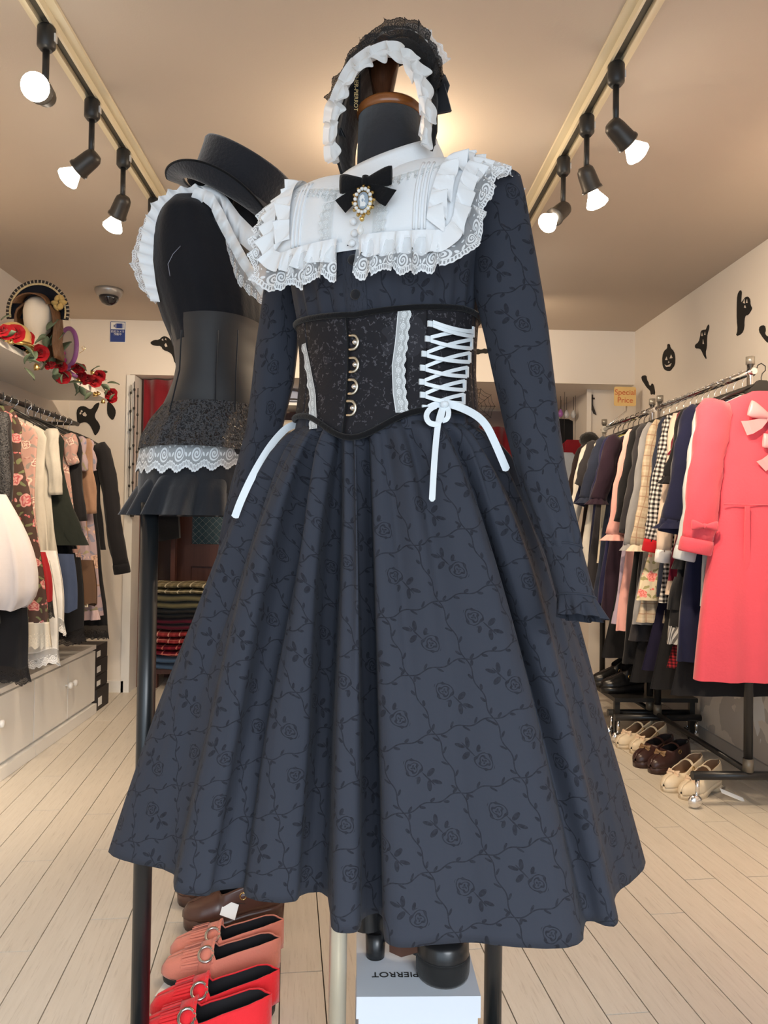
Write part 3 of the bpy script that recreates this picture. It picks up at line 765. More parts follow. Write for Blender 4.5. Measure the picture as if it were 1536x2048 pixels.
L_tab = [(446, 560, 600, 1.395), (456, 545, 615, 1.395), (520, 533, 616, 1.40), (620, 519, 602, 1.405), (694, 508, 598, 1.41), (768, 500, 590, 1.415), (855, 489, 568, 1.425), (910, 474, 560, 1.43), (966, 459, 546, 1.435), (1028, 446, 530, 1.44), (1090, 436, 510, 1.445)]
s1 = bw(sleeve(R_tab, 'sleeve', .8, WX, True, .4), 'sleeve', jac, dress)
s2 = bw(sleeve(L_tab, 'sleeve', .8, WX, True, 1.4), 'sleeve', jac, dress)
def cuff(tab, parent, sd):
    rows_ = [(P((l + r) / 2, y, Y), (P(r, y, Y) - P(l, y, Y)).length / 2 * .97, (P(r, y, Y) - P(l, y, Y)).length / 2 * .8, WX) for y, l, r, Y in dense(tab[:2], 4)]
    sub(loft(rows_, 40, None), 'cuff', jac, parent)
    for rr_ in (rows_[0], rows_[-1]):
        m = MB(); ay_ = (rows_[-1][0] - rows_[0][0]).normalized().cross(WX).normalized(); m.tube([rr_[0] + WX * (rr_[1] * 1.01 * cos(2 * PI * j / 40)) + ay_ * (rr_[2] * 1.01 * sin(2 * PI * j / 40)) for j in range(41)], .0016, 5, False); sub(m, 'cuff_seam', jac, parent)
    e = rows_[-1]; d = (rows_[-1][0] - rows_[0][0]).normalized()
    rr = [(e[0] + d * (.034 * k / 6 - .002), e[1] * (.97 + .22 * k / 6), e[2] * (.97 + .3 * k / 6), WX) for k in range(7)]
    sub(loft(rr, 80, lambda t, a: 1 + .14 * t * sin(a * 8 + sd) + .07 * t * sin(a * 13)), 'cuff_frill', jac, parent)
cuff([(1094, 1086, 1164, 1.13), (1194, 1113, 1191, 1.10)], s1, 1)
cuff([(1088, 436, 508, 1.445), (1170, 420, 488, 1.455)], s2, 2)

# --- corset
cors = thing('corset', 'black brocade corset with white lacing and lace strips over the dress', 'corset', C0)
a = Mat('corset_brocade', (.010, .009, .012), .7, spec=.3); n1 = a.noise(38, 3, None, None, .6); n2 = a.noise(240, 2); n3 = a.noise(14, 2)
gl_ = ((n1 - .5).abs().lt(.022)) * n2.gt(.52); fl_ = n3.gt(.62)
a.set('Base Color', a.mix(gl_ * .35, a.mix(fl_, (.011, .010, .013), (.022, .021, .026)), (.14, .13, .15))); a.set('Roughness', .78 - gl_ * .3); a.bump(n1 + n2 * .4, .4, .002); broc = a.m
def ctop(ph): return 1.378 + .016 * min(1, abs(ph) / 1.2)
def cbot(ph): return 1.186 + .046 * (1 - math.exp(-(ph / .42) ** 2 / 1.0)) if abs(ph) < 2 else 1.232
def panel(f0, f1, name):
    m = MB(); rows = []; U = []
    for k in range(15):
        r = []; u_ = []
        for j in range(13):
            ph = lerp(f0, f1, j / 12); z = lerp(ctop(ph), cbot(ph), k / 14); r.append(torso(ph, z, .0085)); u_.append((ph * .15, z))
        rows.append(r); U.append(u_)
    m.grid(rows, False, U); return bw(m, name, broc, cors, solid=.002)
fl = phi_at(620, 1.30); frr = phi_at(812, 1.30); fs_ = phi_at(852, 1.30); fe_ = phi_at(940, 1.30); f0 = phi_at(698, 1.28)
for a_, b_ in ((f0 + .008, frr), (frr + .004, fs_), (fs_ + .004, fe_), (fe_ + .004, 2.4), (2.404, PI), (fl + .004, f0 - .008), (fl - .55, fl), (-2.4, fl - .554), (-PI, -2.404)): panel(a_, b_, 'panel')
def binding(fn, off, name):
    m = MB(); m.tube([torso(ph, fn(ph) + off, .010) for ph in (lerp(-PI, PI, j / 90) for j in range(91))], .0048, 10, False); return bw(m, name, velvet, cors)
binding(ctop, 0, 'top_binding'); binding(cbot, 0, 'bottom_binding')
m = MB(); m.tube([torso(f0, lerp(ctop(0), cbot(0), k / 10), .0095) for k in range(11)], .0022, 6); bw(m, 'front_seam', velvet, cors)
for y in (681, 726, 771, 815):
    z = P(708, y, 1.19).z; ph = f0 + .075; c = torso(ph, z, .0115); nr = (c - W(0, 0, z)).normalized(); tx = nr.cross(Vector((0, 0, 1))).normalized() * -1
    m = MB(); o2 = []
    path = [c + tx * (-.009) + Vector((0, 0, .011))] + [c + tx * (-.002 + .0085 * sin(q * PI / 8)) + Vector((0, 0, .011 * cos(q * PI / 8))) for q in range(9)] + [c + tx * (-.009) - Vector((0, 0, .011))]
    m.tube(path, .0026, 6); cl = bw(m, 'busk_clasp', plain('antique_brass', (.66, .60, .48), .28, 1), cors)
    m = MB(); m.lathe([(.0045, -.001), (.0045, .002), (.002, .004), (0, .0045)], 12, c + tx * .001, nr.to_track_quat('Z', 'Y').to_matrix()); sub(m, 'stud', chrome, cl)
def trim_strip(pxs, width, flip):
    """vertical lace strip: (px, py) list down the corset"""
    m = MB(); rows = []; U = []; acc = 0; pr = None
    for i in range(25):
        t = i / 24; px = interp([(q / (len(pxs) - 1), p[0]) for q, p in enumerate(pxs)], t); py = interp([(q / (len(pxs) - 1), p[1]) for q, p in enumerate(pxs)], t)
        z = P(px, py, 1.20).z; ph = phi_at(px, z); c = torso(ph, z, .0115)
        if pr: acc += (c - pr).length
        pr = c; r = []; u_ = []
        for k in range(5):
            r.append(torso(ph + (k / 4 - .5) * width / .15 * flip, z, .0115 + .0012 * sin(i * 1.1) * (k / 4))); u_.append((acc, k / 4))
        rows.append(r); U.append(u_)
    m.grid(rows, False, U); bw(m, 'lace_strip', edge_lace, cors)
trim_strip([(809, 628), (803, 690), (797, 735), (799, 790), (805, 830)], .021, 1)
trim_strip([(613, 664), (622, 720), (630, 780), (631, 852)], .019, -1)
# side lacing
tabs = [(862, 648), (857, 678), (850, 708), (847, 736), (845, 764), (847, 790), (851, 816)]; rtb = [(946, 664), (943, 688), (939, 715), (934, 744), (929, 771), (927, 798)]
def on(px, py, off=.0125):
    z = 1.3
    for _ in range(8):
        ph = phi_at(px, z, off); q = torso(ph, z, off); z += (proj(q)[1] - py) / 1240
    return torso(ph, z, off), ph, z
for px, py in tabs:
    c, ph, z = on(px, py, .0105); nr = (c - W(0, 0, z)).normalized(); tx = Vector((0, 0, 1)).cross(nr).normalized()
    m = MB(); m.box(c, (.012, .009, .003), Matrix((tx, Vector((0, 0, 1)), nr)).transposed()); bw(m, 'lacing_loop', satin, cors)
for px, py in rtb:
    c, ph, z = on(px, py, .0105); nr = (c - W(0, 0, z)).normalized(); tx = Vector((0, 0, 1)).cross(nr).normalized()
    m = MB(); m.box(c, (.006, .017, .004), Matrix((tx, Vector((0, 0, 1)), nr)).transposed()); bw(m, 'lacing_loop', satin, cors)
def lace_band(a_, b_, lift):
    pts = []
    for k in range(9):
        t = k / 8; q, ph, z = on(lerp(a_[0], b_[0], t), lerp(a_[1], b_[1], t) + 3 * sin(PI * t) * (1 if lift > 0 else -1), .0125 + .004 * sin(PI * t) * (1.6 if lift > 0 else .8)); pts.append(q)
    m = MB(); m.ribbon(pts, [Vector((0, 0, .0030))] * 9, .0006); bw(m, 'lacing_ribbon', satin, cors)
lace_band((866, 644), rtb[0], 1)
for i in range(6):
    lace_band((tabs[i][0] + 4, tabs[i][1] + 3), (rtb[i][0], rtb[i][1] + 9), 1)
    lace_band((tabs[i + 1][0] + 4, tabs[i + 1][1] - 3), (rtb[i][0], rtb[i][1] - 9 if i else rtb[0][1] - 2), -1)
def band_px(pts, hw_, name='ribbon_tail', parent=cors):
    m = MB(); pp = [P(*p) for p in pts]; pp = [Vector(q) for q in chaikin([tuple(p) for p in pp], 2)]
    ws = []
    for i, p in enumerate(pp):
        t = (pp[min(i + 1, len(pp) - 1)] - pp[max(i - 1, 0)]).normalized(); s_ = t.cross((p - EYE).normalized()).normalized(); ws.append(s_ * (hw_ * (1.0 if i < len(pp) - 1 else .35)))
    m.ribbon(pp, ws, .0006); return bw(m, name, satin, parent)
band_px([(888, 808, 1.185), (878, 835, 1.17), (873, 870, 1.165), (868, 930, 1.14), (864, 1003, 1.112)], .0046)
band_px([(890, 806, 1.185), (915, 812, 1.18), (950, 828, 1.19), (972, 848, 1.195), (990, 885, 1.195), (1014, 942, 1.19)], .0060)
band_px([(603, 846, 1.35), (580, 852, 1.345), (566, 862, 1.34), (540, 892, 1.325), (508, 945, 1.31), (482, 1000, 1.30), (469, 1036, 1.30)], .0062)
band_px([(886, 808, 1.183), (862, 815, 1.175), (851, 830, 1.17), (857, 846, 1.165), (874, 850, 1.165), (882, 838, 1.17), (888, 812, 1.18)], .0042, 'bow_loop')
band_px([(886, 808, 1.183), (898, 818, 1.175), (896, 838, 1.17), (884, 842, 1.172)], .0038, 'bow_loop')
m = MB(); m.lathe([(0, -.006), (.006, -.004), (.007, 0), (.006, .004), (0, .006)], 10, P(889, 809, 1.178)); bw(m, 'knot', satin, cors)

# --- collar and bib
coll = thing('lace_collar', 'white frilled collar with rose lace edging worn over the dress', 'collar', C0)
def bib(x, v):
    ax_ = abs(x); zr = 1.668 - .035 * math.exp(-(x / .075) ** 2) - .26 * max(0, ax_ - .05) - .9 * max(0, ax_ - .15) ** 2; zb = 1.488 + .1 * ax_ * 0; yf = .140 - 1.35 * x * x; av = abs(v) * PI / 2
    s_ = sin(av) ** .92; c_ = max(0, cos(av)) ** .85
    y = (-1 if v >= 0 else 1) * yf * s_
    return W(x, y - .004, zb + (zr - zb) * c_)
def xw(v): return lerp(.186, .166, min(1, abs(v)))
m = MB(); rows = []
for k in range(41):
    v = lerp(-1, 1, k / 40); r = []
    for j in range(33):
        x = lerp(-1, 1, j / 32) * xw(v); p = bib(x, v)
        r.append(p + Vector((0, 0, .0012 * sin(x * 160) * (1 if v > .55 else 0))))
    rows.append(r)
m.grid(rows, False); yoke = bw(m, 'yoke', whitef, coll, solid=.002)
def frill(path, dirs, nrms, wd, amp, waves, mat, name, parent, start=0, vlen=10, droop=0, seed=0):
    """a gathered strip: path points, outward directions, normals and widths"""
    K = 4; up_ = lambda L_: [L_[i].lerp(L_[i + 1], q / K) for i in range(len(L_) - 1) for q in range(K)] + [L_[-1]]
    if isinstance(wd, list): wd = [lerp(wd[i], wd[i + 1], q / K) for i in range(len(wd) - 1) for q in range(K)] + [wd[-1]]
    path, dirs, nrms = up_(path), up_(dirs), up_(nrms)
    m = MB(); rows = []; U = []; n = len(path); acc = [0]
    for a_, b_ in zip(path, path[1:]): acc.append(acc[-1] + (b_ - a_).length)
    for k in range(vlen + 1):
        t = k / vlen; r = []; u_ = []
        for i in range(n):
            w_ = wd[i] if isinstance(wd, list) else wd
            ph = 2 * PI * waves * acc[i] / acc[-1] + seed + .8 * sin(acc[i] * 23 + seed)
            md = 1 + .45 * sin(acc[i] * 61 + seed * 3); wv = amp * (t ** .8) * md * (sin(ph) + .35 * sin(ph * 2.3 + 1)); sh = amp * .9 * t * cos(ph + .6); w_ *= 1 + .07 * sin(acc[i] * 83 + seed)
            tang = (path[min(i + 1, n - 1)] - path[max(i - 1, 0)]).normalized()
            r.append(path[i] + dirs[i] * (start + w_ * t) + nrms[i] * (wv + amp * .9) + tang * sh + Vector((0, 0, -droop * t * t)))
            u_.append((acc[i] * 1.25, t))
        rows.append(r); U.append(u_)
    m.grid(rows, False, U); return bw(m, name, mat, parent)
def bib_path(sg, inset=0):
    pts, dr, nr = [], [], []
    for k in range(60):
        v = lerp(-.75, .93, k / 59); x = sg * (xw(v) - inset); pts.append(bib(x, v))
        dr.append((WX * sg + Vector((0, 0, -.75 - .5 * max(0, v))) - WY * (.35 * v)).normalized()); nr.append((Vector((0, 0, 1)) * (1 - abs(v) * .6) + WX * sg * .55 - WY * (v * .7)).normalized())
    for k in range(1, 16):                      # rounded corner
        t = k / 15; a_ = t * PI / 2; x = sg * (xw(.95) - inset - .02 * (1 - cos(a_))); pts.append(bib(x, .93 + (.07 - inset * .6) * sin(a_)))
        dr.append((WX * sg * cos(a_) * .9 + Vector((0, 0, -1)) - WY * .3).normalized()); nr.append((WX * sg * .4 * cos(a_) - WY + Vector((0, 0, .1))).normalized())
    x0 = abs(pts[-1][0]); xs = xw(.95) - inset - .02
    for k in range(1, 46):
        t = k / 45; x = sg * lerp(xs, .014 if sg > 0 else .022, t); pts.append(bib(x, 1 - inset * .6)); dr.append((Vector((0, 0, -1)) - WY * .22).normalized()); nr.append((-WY + Vector((0, 0, .12))).normalized())
    return pts, dr, nr
for sg in (-1, 1):
    pts, dr, nr = bib_path(sg, 0); n = len(pts)
    wd = [.046 if i < 60 else lerp(.046, .064, min(1, (i - 60) / 20)) for i in range(n)]
    frill(pts, dr, nr, wd, .0065, 15, whitelace, 'lace_edging', coll, .002, 10, 0, sg)
    pts, dr, nr = bib_path(sg, .016); frill(pts, dr, nr, .036, .0075, 17, whitef, 'frill', coll, 0, 8, 0, 2 + sg)
    # second, inner frill over the shoulder
    pp, dd, nn_ = [], [], []
    for k in range(60):
        v = lerp(-.6, .96, k / 59); pp.append(bib(sg * (xw(v) - .038 - .012 * v), v) + Vector((0, 0, .002))); dd.append((WX * sg + Vector((0, 0, -.3 - .2 * v))).normalized()); nn_.append((Vector((0, 0, 1)) - WY * v * .9).normalized())
    frill(pp, dd, nn_, .030, .009, 11, whitef, 'frill', coll, 0, 6, 0, 5 * sg)
    for xo in (.098, .106, .114):                # pin tucks
        m = MB(); m.tube([bib(sg * xo, lerp(.45, .98, k / 12)) - WY * .002 for k in range(13)], .0022, 6); bw(m, 'pin_tuck', whitef, coll)
    pp = [bib(sg * lerp(.125, .025, k / 30), lerp(.50, .62, sin(PI * k / 60))) for k in range(31)]
    frill(pp, [(Vector((0, 0, -1)) - WY * .5).normalized()] * 31, [(-WY + Vector((0, 0, .5))).normalized()] * 31, .022, .003, 9, edge_lace, 'lace_insertion', coll, 0, 5, 0, 1)
    pp = [bib(sg * .034, lerp(.55, .98, k / 20)) for k in range(21)]
    frill(pp, [WX * sg] * 21, [-WY] * 21, .024, .0018, 7, edge_lace, 'lace_insertion', coll, 0, 5, 0, 2)
m = MB(); m.grid([[bib(x, lerp(.55, 1.0, k / 10)) - WY * (.0035 if abs(x - .006) < .013 else .001) for x in (-.026, -.012, .006, .022, .030)] for k in range(11)] + [[bib(x, 1.0) - WY * .004 + Vector((0, 0, -.016)) for x in (-.026, -.012, .006, .022, .030)]]); bw(m, 'placket', whitef, coll)
for px, py in ((706, 442), (708, 466), (703, 486)):
    c = P(px, py, 1.166); m = MB(); m.lathe([(.0055, -.003), (.006, 0), (.004, .003), (0, .0035)], 14, c, (-WY).to_track_quat('Z', 'Y').to_matrix()); bw(m, 'button', plain('pearl_button', (.80, .82, .84), .25, 0, .6), coll)
# stand collar
m = MB(); rows = []
for k in range(9):
    t = k / 8; r = []
    for j in range(65):
        ph = -PI + 2 * PI * j / 64 + .12; cf = cos(ph)
        zb_ = 1.618 - .055 * max(0, cf) + .03 * max(0, -cf) + .012 * abs(sin(ph)); zt = 1.676 - .040 * cf + .024 * sin(ph)
        rb = .108 + .024 * max(0, cf); rt = .080 + .012 * max(0, cf)
        rr = lerp(rb, rt, t ** .8) + .003 * sin(3 * ph + 4 * t) * sin(PI * t); r.append(W(rr * sin(ph), -rr * cf, lerp(zb_, zt, t)))
    rows.append(r)
m.grid(rows, False); bw(m, 'stand_collar', whitef, coll, solid=.003)
# --- velvet bow brooch
br = thing('bow_brooch', 'black velvet bow brooch with pearl-ringed cameo at the collar', 'brooch', P(731, 365, 1.158))
bow(br, (0, 0, .002), WX, (0, 0, 1), .043, velvet, None, 1.05)
o = br.location; cc = P(727, 402, 1.145) - o; Rf = Matrix((WX, Vector((0, 0, 1)), -WY)).transposed()
m = MB(); m.lathe([(.0185, -.003), (.0175, .001), (.0, .0015)], 28, cc, Rf, .82, 1.1); m.build('filigree', gold, br)
m = MB()
for k in range(12): m.lathe([(0, -.0035), (.0035, 0), (0, .0035)], 8, cc + Rf @ Vector((.0168 * cos(k * PI / 6), .0222 * sin(k * PI / 6), 0)), Rf)
m.build('filigree_scrolls', gold, br)
pearl = plain('pearl', (.80, .79, .76), .18, 0, .7)
for k in range(15):
    q = 2 * PI * k / 15; MB().lathe([(0, -.0031), (.0022, -.0022), (.0031, 0), (.0022, .0022), (0, .0031)], 10, cc + Rf @ Vector((.0128 * cos(q), .0176 * sin(q), .0025)), Rf).build('pearl', pearl, br)
MB().lathe([(.0105, .001), (.0095, .003), (0, .0035)], 24, cc, Rf, .92, 1.3).build('cameo_ground', plain('cameo_blue', (.32, .38, .44), .4), br)
MB().prism([(-.004, -.009), (.004, -.0095), (.0055, -.005), (.002, -.002), (.004, .001), (.0025, .003), (.003, .006), (.0, .009), (-.004, .007), (-.0055, .002), (-.004, -.002)], cc + Rf @ Vector((0, 0, .0034)), WX, (0, 0, 1), -.0014).build('cameo_relief', plain('cameo_white', (.82, .82, .80), .5), br)
MB().lathe([(0, -.004), (.003, -.002), (.004, 0), (.003, .003), (0, .004)], 10, cc + Vector((-.002, 0, -.0275))).build('pendant_bead', gold, br)
MB().lathe([(0, -.010), (.004, -.007), (.0052, -.002), (.003, .004), (0, .008)], 12, cc + Vector((-.004, 0, -.042))).build('pearl_drop', pearl, br)

# --- bonnet
bon = thing('lace_bonnet', 'black arched bonnet with white frilled rim on the wooden finial', 'bonnet', C0)
bprof = [(-.060, .086, .128, 1.690), (-.045, .088, .142, 1.688), (-.02, .093, .185, 1.682), (.0, .094, .200, 1.68), (.03, .092, .195, 1.685), (.055, .088, .182, 1.69)]
def arch(y, al, dr=0):
    a_ = interp([(q[0], q[1]) for q in bprof], y) + dr; H = interp([(q[0], q[2]) for q in bprof], y) + dr; z0 = interp([(q[0], q[3]) for q in bprof], y)
    ca_ = cos(al)
    z = z0 + H * ca_ if ca_ > 0 else z0 + .06 * ca_ * 1.6
    x = a_ * sin(al) if ca_ > 0 else a_ * (1 if al > 0 else -1) * (1 + .25 * ca_)
    yt = -.06 + (y + .06) * (1 - (.88 if al > 0 else .25) * min(1, abs(al) / 1.45) ** 1.5)
    return W(x + .012, yt - .005, z)
m = MB(); rows = [[arch(q[0], lerp(-1.9, 1.9, j / 48)) for j in range(49)] for q in bprof]
m.grid(rows); shell = bw(m, 'shell', fabric('bonnet_black', (.010, .009, .010), .8, .3, .2, .5, 70), bon, solid=.004)
A = [lerp(-1.95, 1.95, j / 150) for j in range(151)]
pts = [arch(-.060, q) for q in A]; ctr = W(.012, -.06, 1.72)
nrm = [(p - ctr).normalized() for p in pts]
sheer = Mat('sheer_white', (.84, .82, .80), .8); sheer.set('Alpha', .80); sheer.set('Transmission Weight', .0); sheer = sheer.m
frill(pts, [(q * .8 - WY * .6).normalized() for q in nrm], [(-WY * .6 - q * .5).normalized() for q in nrm], .021, .0085, 13, sheer, 'rim_frill', bon, 0, 6, 0, 1)
frill(pts, [(q * -.75 - WY * .55).normalized() for q in nrm], [(-WY * .6 + q * .3).normalized() for q in nrm], .017, .0085, 12, sheer, 'rim_frill', bon, 0, 6, 0, 3)
m = MB(); m.tube([p - WY * .006 for p in pts], .0062, 8); bw(m, 'rim_cord', sheer, bon)
blace = lace('black_lace', (.02, .018, .018), .022, .72)
A2 = [lerp(-1.15, 1.25, j / 110) for j in range(111)]
for y, wd, sd in ((-.035, .030, 0), (-.005, .030, 2), (.03, .026, 4)):
    pts = [arch(y, q, .003) for q in A2]; nr = [(p - W(.012, y, 1.70)).normalized() for p in pts]
    frill(pts, [(q * .8 - WY * .35).normalized() for q in nr], [(-WY * .7 - q * .2) for q in nr], wd, .008, 9, blace, 'black_frill', bon, 0, 6, 0, sd)
pts = [arch(-.018, q, .016) for q in A2]; nr = [(p - W(.012, 0, 1.70)).normalized() for p in pts]
frill(pts[18:100], [(WY * .5 + q * .6).normalized() for q in nr[18:100]], nr[18:100], .022, .002, 6, lace('bonnet_lace', (.8, .79, .77), .016, .6, True, .4), 'white_lace_band', bon, 0, 5, 0, 1)
A3 = [q for q in A2 if q < .75]; pts = [arch(.05, q, .004) for q in A3]; nr = [(p - W(.012, .05, 1.70)).normalized() for p in pts]
frill(pts, nr, [WY] * len(pts), .024, .006, 12, sheer, 'back_frill', bon, 0, 5, 0, 1)
bb = P(876, 186, 1.235)
for dx, dz, w_, r_ in ((-.004, .012, .012, .25), (.006, .010, .012, -.1)):
    m = MB(); m.tube([bb + Vector((dx, 0, -.012)), bb + Vector((dx + dz * .2, -.004, .012)), bb + Vector((dx + .004, 0, .03))], [.006, .011, .002], 10, ry=.5); bw(m, 'ribbon_loop', blackf, bon)
m = MB(); m.prism([(-.012, .018), (.012, .010), (.024, -.034), (.022, -.036), (-.004, -.036), (-.014, -.050), (-.016, -.02)], bb, WX, (0, 0, 1), .006); bw(m, 'ribbon_tail', blackf, bon)
m = MB(); m.prism([(0, .022), (.016, -.014), (.020, -.016), (.004, -.008), (-.012, .012)], P(672, 262, 1.31), WX, (0, 0, 1), .004); bw(m, 'ribbon_tail', blackf, bon)
m = MB(); m.prism([(0, .03), (.01, .03), (.012, -.02), (.004, -.03)], P(858, 268, 1.26), WX, (0, 0, 1), .004); bw(m, 'ribbon_tail', blackf, bon)
# woven tag inside the bonnet
tg = arch(-.01, -1.15, -.006); 
q = P(710, 168, 1.288); m = MB(); m.prism([(-.011, -.040), (.011, -.040), (.011, .040), (-.011, .040)], q, WY * .9 + WX * .44, (0, 0, 1), .001); bw(m, 'tag', fabric('tag_black', (.008, .008, .009)), bon)
lt = words('ATELIER-PIERROT', plain('tag_gold', (.5, .36, .15), .5), bon, P(712, 178, 1.27) - C0, (PI / 2, PI / 2 * 1, RHO + .5), .0095, 'CENTER', .0002)
# ------------------------------------------------------------------ the second form with hat, blouse and frilled skirt
Y2 = 1.72; B2 = P(405, 1040, Y2); B2.z = 0
def px_loft(tab, Y0, depth, n=64, fold=None, k=4, uvs=1):
    """rows (pixel row, side, side) seen at distance Y0; depth is the front-to-back share"""
    rows = []; U = []; tb = dense(tab, k)
    for i, (y, l, r) in enumerate(tb):
        t = i / (len(tb) - 1); c = P((l + r) / 2, y, Y0); hwd = (P(r, y, Y0) - P(l, y, Y0)).length / 2; rr = []; uu = []
        for j in range(n + 1):
            a_ = 2 * PI * j / n; f = fold(t, a_) if fold else 1; d_ = depth(t) if callable(depth) else depth
            rr.append(Vector((c.x + hwd * f * cos(a_), c.y + d_ * f * sin(a_), c.z))); uu.append((j / n * 6.28 * hwd * uvs, t * .3))
        rows.append(rr); U.append(uu)
    m = MB(); m.grid(rows, False, U); return m
f2 = thing('half_body_form', 'black half-body form with neck carrying the top hat and frilled outfit', 'dress form', B2)
bw(px_loft([(380, 470, 520), (420, 465, 520), (470, 455, 522), (520, 430, 522)], Y2 + .01, .045, 24), 'neck', MATS['form_jersey'], f2)
bw(px_loft([(470, 380, 500), (560, 335, 512), (680, 365, 505), (800, 355, 505), (1010, 330, 500)], Y2, .10, 24), 'torso', MATS['form_jersey'], f2)
bw(MB().lathe([(.012, -.03), (.016, -.01), (.010, 0), (.014, .012), (0, .02)], 14, P(526, 497, Y2 - .05), Matrix.Rotation(PI / 2, 3, 'X')), 'wooden_peg', amber, f2)
blouse = thing('black_blouse', 'black gathered blouse with white lace collar under the top hat', 'blouse', B2)
def bf(t, a): return 1 + .018 * sin(a * 23) * max(0, t - .35) + .014 * sin(a * 9 + 3 * t)
crepe = fabric('black_crepe', (.011, .011, .014), .9, .3, .12, .2, 140)
bw(px_loft([(410, 374, 416), (413, 354, 432), (422, 341, 446), (444, 326, 458), (476, 312, 474), (520, 304, 496), (570, 306, 514), (610, 318, 522), (650, 332, 524), (682, 346, 518), (700, 352, 514)], Y2, lambda t: .04 + .09 * min(1, t * 3), 80, bf), 'bodice', crepe, blouse)
# a vertical tuck of the sleeve cap
def strip_px(A, B, Y, amp, waves, mat, name, parent, vlen=8, seed=0, n=80, bulge=0):
    """a gathered strip between two lines; points are (px, py[, distance])"""
    a_ = resample([P(p[0], p[1], p[2] if len(p) > 2 else Y) for p in A], n); b_ = resample([P(p[0], p[1], p[2] if len(p) > 2 else Y) for p in B], n)
    m = MB(); rows = []; U = []; acc = [0]
    for p, q in zip(b_, b_[1:]): acc.append(acc[-1] + (q - p).length)
    for k in range(vlen + 1):
        t = k / vlen; r = []; u_ = []
        for i in range(n):
            ph = 2 * PI * waves * i / (n - 1) + seed + .7 * sin(i * .21 + seed); tang = (b_[min(i + 1, n - 1)] - b_[max(i - 1, 0)]).normalized()
            r.append(a_[i].lerp(b_[i], t) + Vector((0, -1, 0)) * (amp * t ** .7 * (sin(ph) + .3 * sin(2.1 * ph)) + bulge * sin(PI * t)) + tang * (amp * .5 * t * cos(ph))); u_.append((acc[i], t))
        rows.append(r); U.append(u_)
    m.grid(rows, False, U); return bw(m, name, mat, parent)
yn = Y2 - .10
strip_px([(420, 382), (392, 384), (352, 398), (320, 424), (308, 470), (306, 520), (312, 570), (320, 604)], [(416, 368), (385, 370), (340, 378), (304, 404), (286, 450), (274, 510), (288, 570), (300, 600)], yn + .02, .008, 13, whitef, 'frill', blouse, 6, 1)
strip_px([(318, 424), (306, 470), (300, 520), (306, 560), (318, 600)], [(304, 412), (276, 460), (258, 525), (278, 575), (312, 612)], yn + .035, .007, 9, whitelace, 'lace_edging', blouse, 8, 2)
strip_px([(400, 372), (430, 372), (455, 396), (480, 430), (512, 462)], [(420, 396), (440, 410), (455, 448), (478, 486), (506, 506)], yn + .01, .004, 4, whitef, 'collar', blouse, 8, 0, bulge=.012)
strip_px([(395, 374), (425, 385), (446, 420), (470, 470), (492, 510), (520, 560), (532, 590)], [(386, 396), (420, 412), (430, 438), (452, 480), (474, 522), (500, 560), (528, 600)], yn - .012, .008, 9, whitef, 'frill', blouse, 7, 3, bulge=.006)
strip_px([(448, 450), (462, 482), (476, 515), (496, 548), (522, 580)], [(452, 492), (466, 540), (474, 568), (500, 592), (526, 612)], yn - .005, .006, 7, whitelace, 'lace_edging', blouse, 8, 5)
m = MB(); m.tube([P(361, 492, yn - .035), P(346, 508, yn - .04), P(336, 528, yn - .04), P(340, 552, yn - .04)], .0006, 5); bw(m, 'loose_thread', plain('grey_thread', (.3, .32, .38)), blouse)

sk2 = thing('frilled_skirt', 'black high-waisted skirt with tiers of black and white lace', 'skirt', B2)
sat2 = Mat('black_twill', (.030, .029, .030), .55, spec=.35); n = sat2.noise(6, 3, None, (1, 1, 3)); sat2.set('Base Color', sat2.mix(n, (.022, .021, .023), (.040, .038, .037))); sat2.set('Sheen Weight', .08); sat2 = sat2.m
bw(px_loft([(655, 340, 530), (668, 343, 526), (700, 352, 520), (742, 356, 520), (770, 350, 524), (800, 338, 530), (826, 326, 536)], Y2, .135, 64, lambda t, a: 1 + .012 * sin(a * 4 + 5 * t)), 'waist_panel', sat2, sk2)
for px in (357, 430, 470):
    m = MB(); m.tube([P(px + 6, 660, Y2 - .14), P(px + 2, 740, Y2 - .141), P(px - 18 if px < 400 else px, 824, Y2 - .143)], .0016, 5); bw(m, 'seam', blackf, sk2)
gl2 = Mat('sequin_lace', (.012, .012, .013), .5, spec=.4); n1 = gl2.noise(120, 3, None, None, .7); n2 = gl2.noise(180, 2); gl2.set('Base Color', gl2.mix((n1 - .5).abs().lt(.05), (.008, .008, .010), (.06, .06, .065))); gl2.set('Roughness', .75 - n1.gt(.56) * .5); gl2.bump(n1 + n2, .8, .004); gl2 = gl2.m
def tier(tab, depth, waves, amp, mat, name, seed=0, k=6):
    return bw(px_loft(tab, Y2, depth, 160, lambda t, a: 1 + amp * (t ** .7) * (sin(a * waves + seed + sin(a * 3)) + .4 * sin(a * waves * 1.7)), k), name, mat, sk2)
tier([(958, 300, 500), (985, 285, 500), (1032, 262, 505)], lambda t: .165 + .04 * t, 13, .075, fabric('black_poplin', (.020, .021, .025), .8, .2, .3), 'bottom_frill', 1)
tier([(900, 300, 520), (955, 284, 512), (990, 282, 510)], .165, 9, .008, MATS['black_poplin'], 'under_skirt', 0)
wl2 = lace('white_flower_lace', (.80, .83, .85), .040, .42, True, .55)
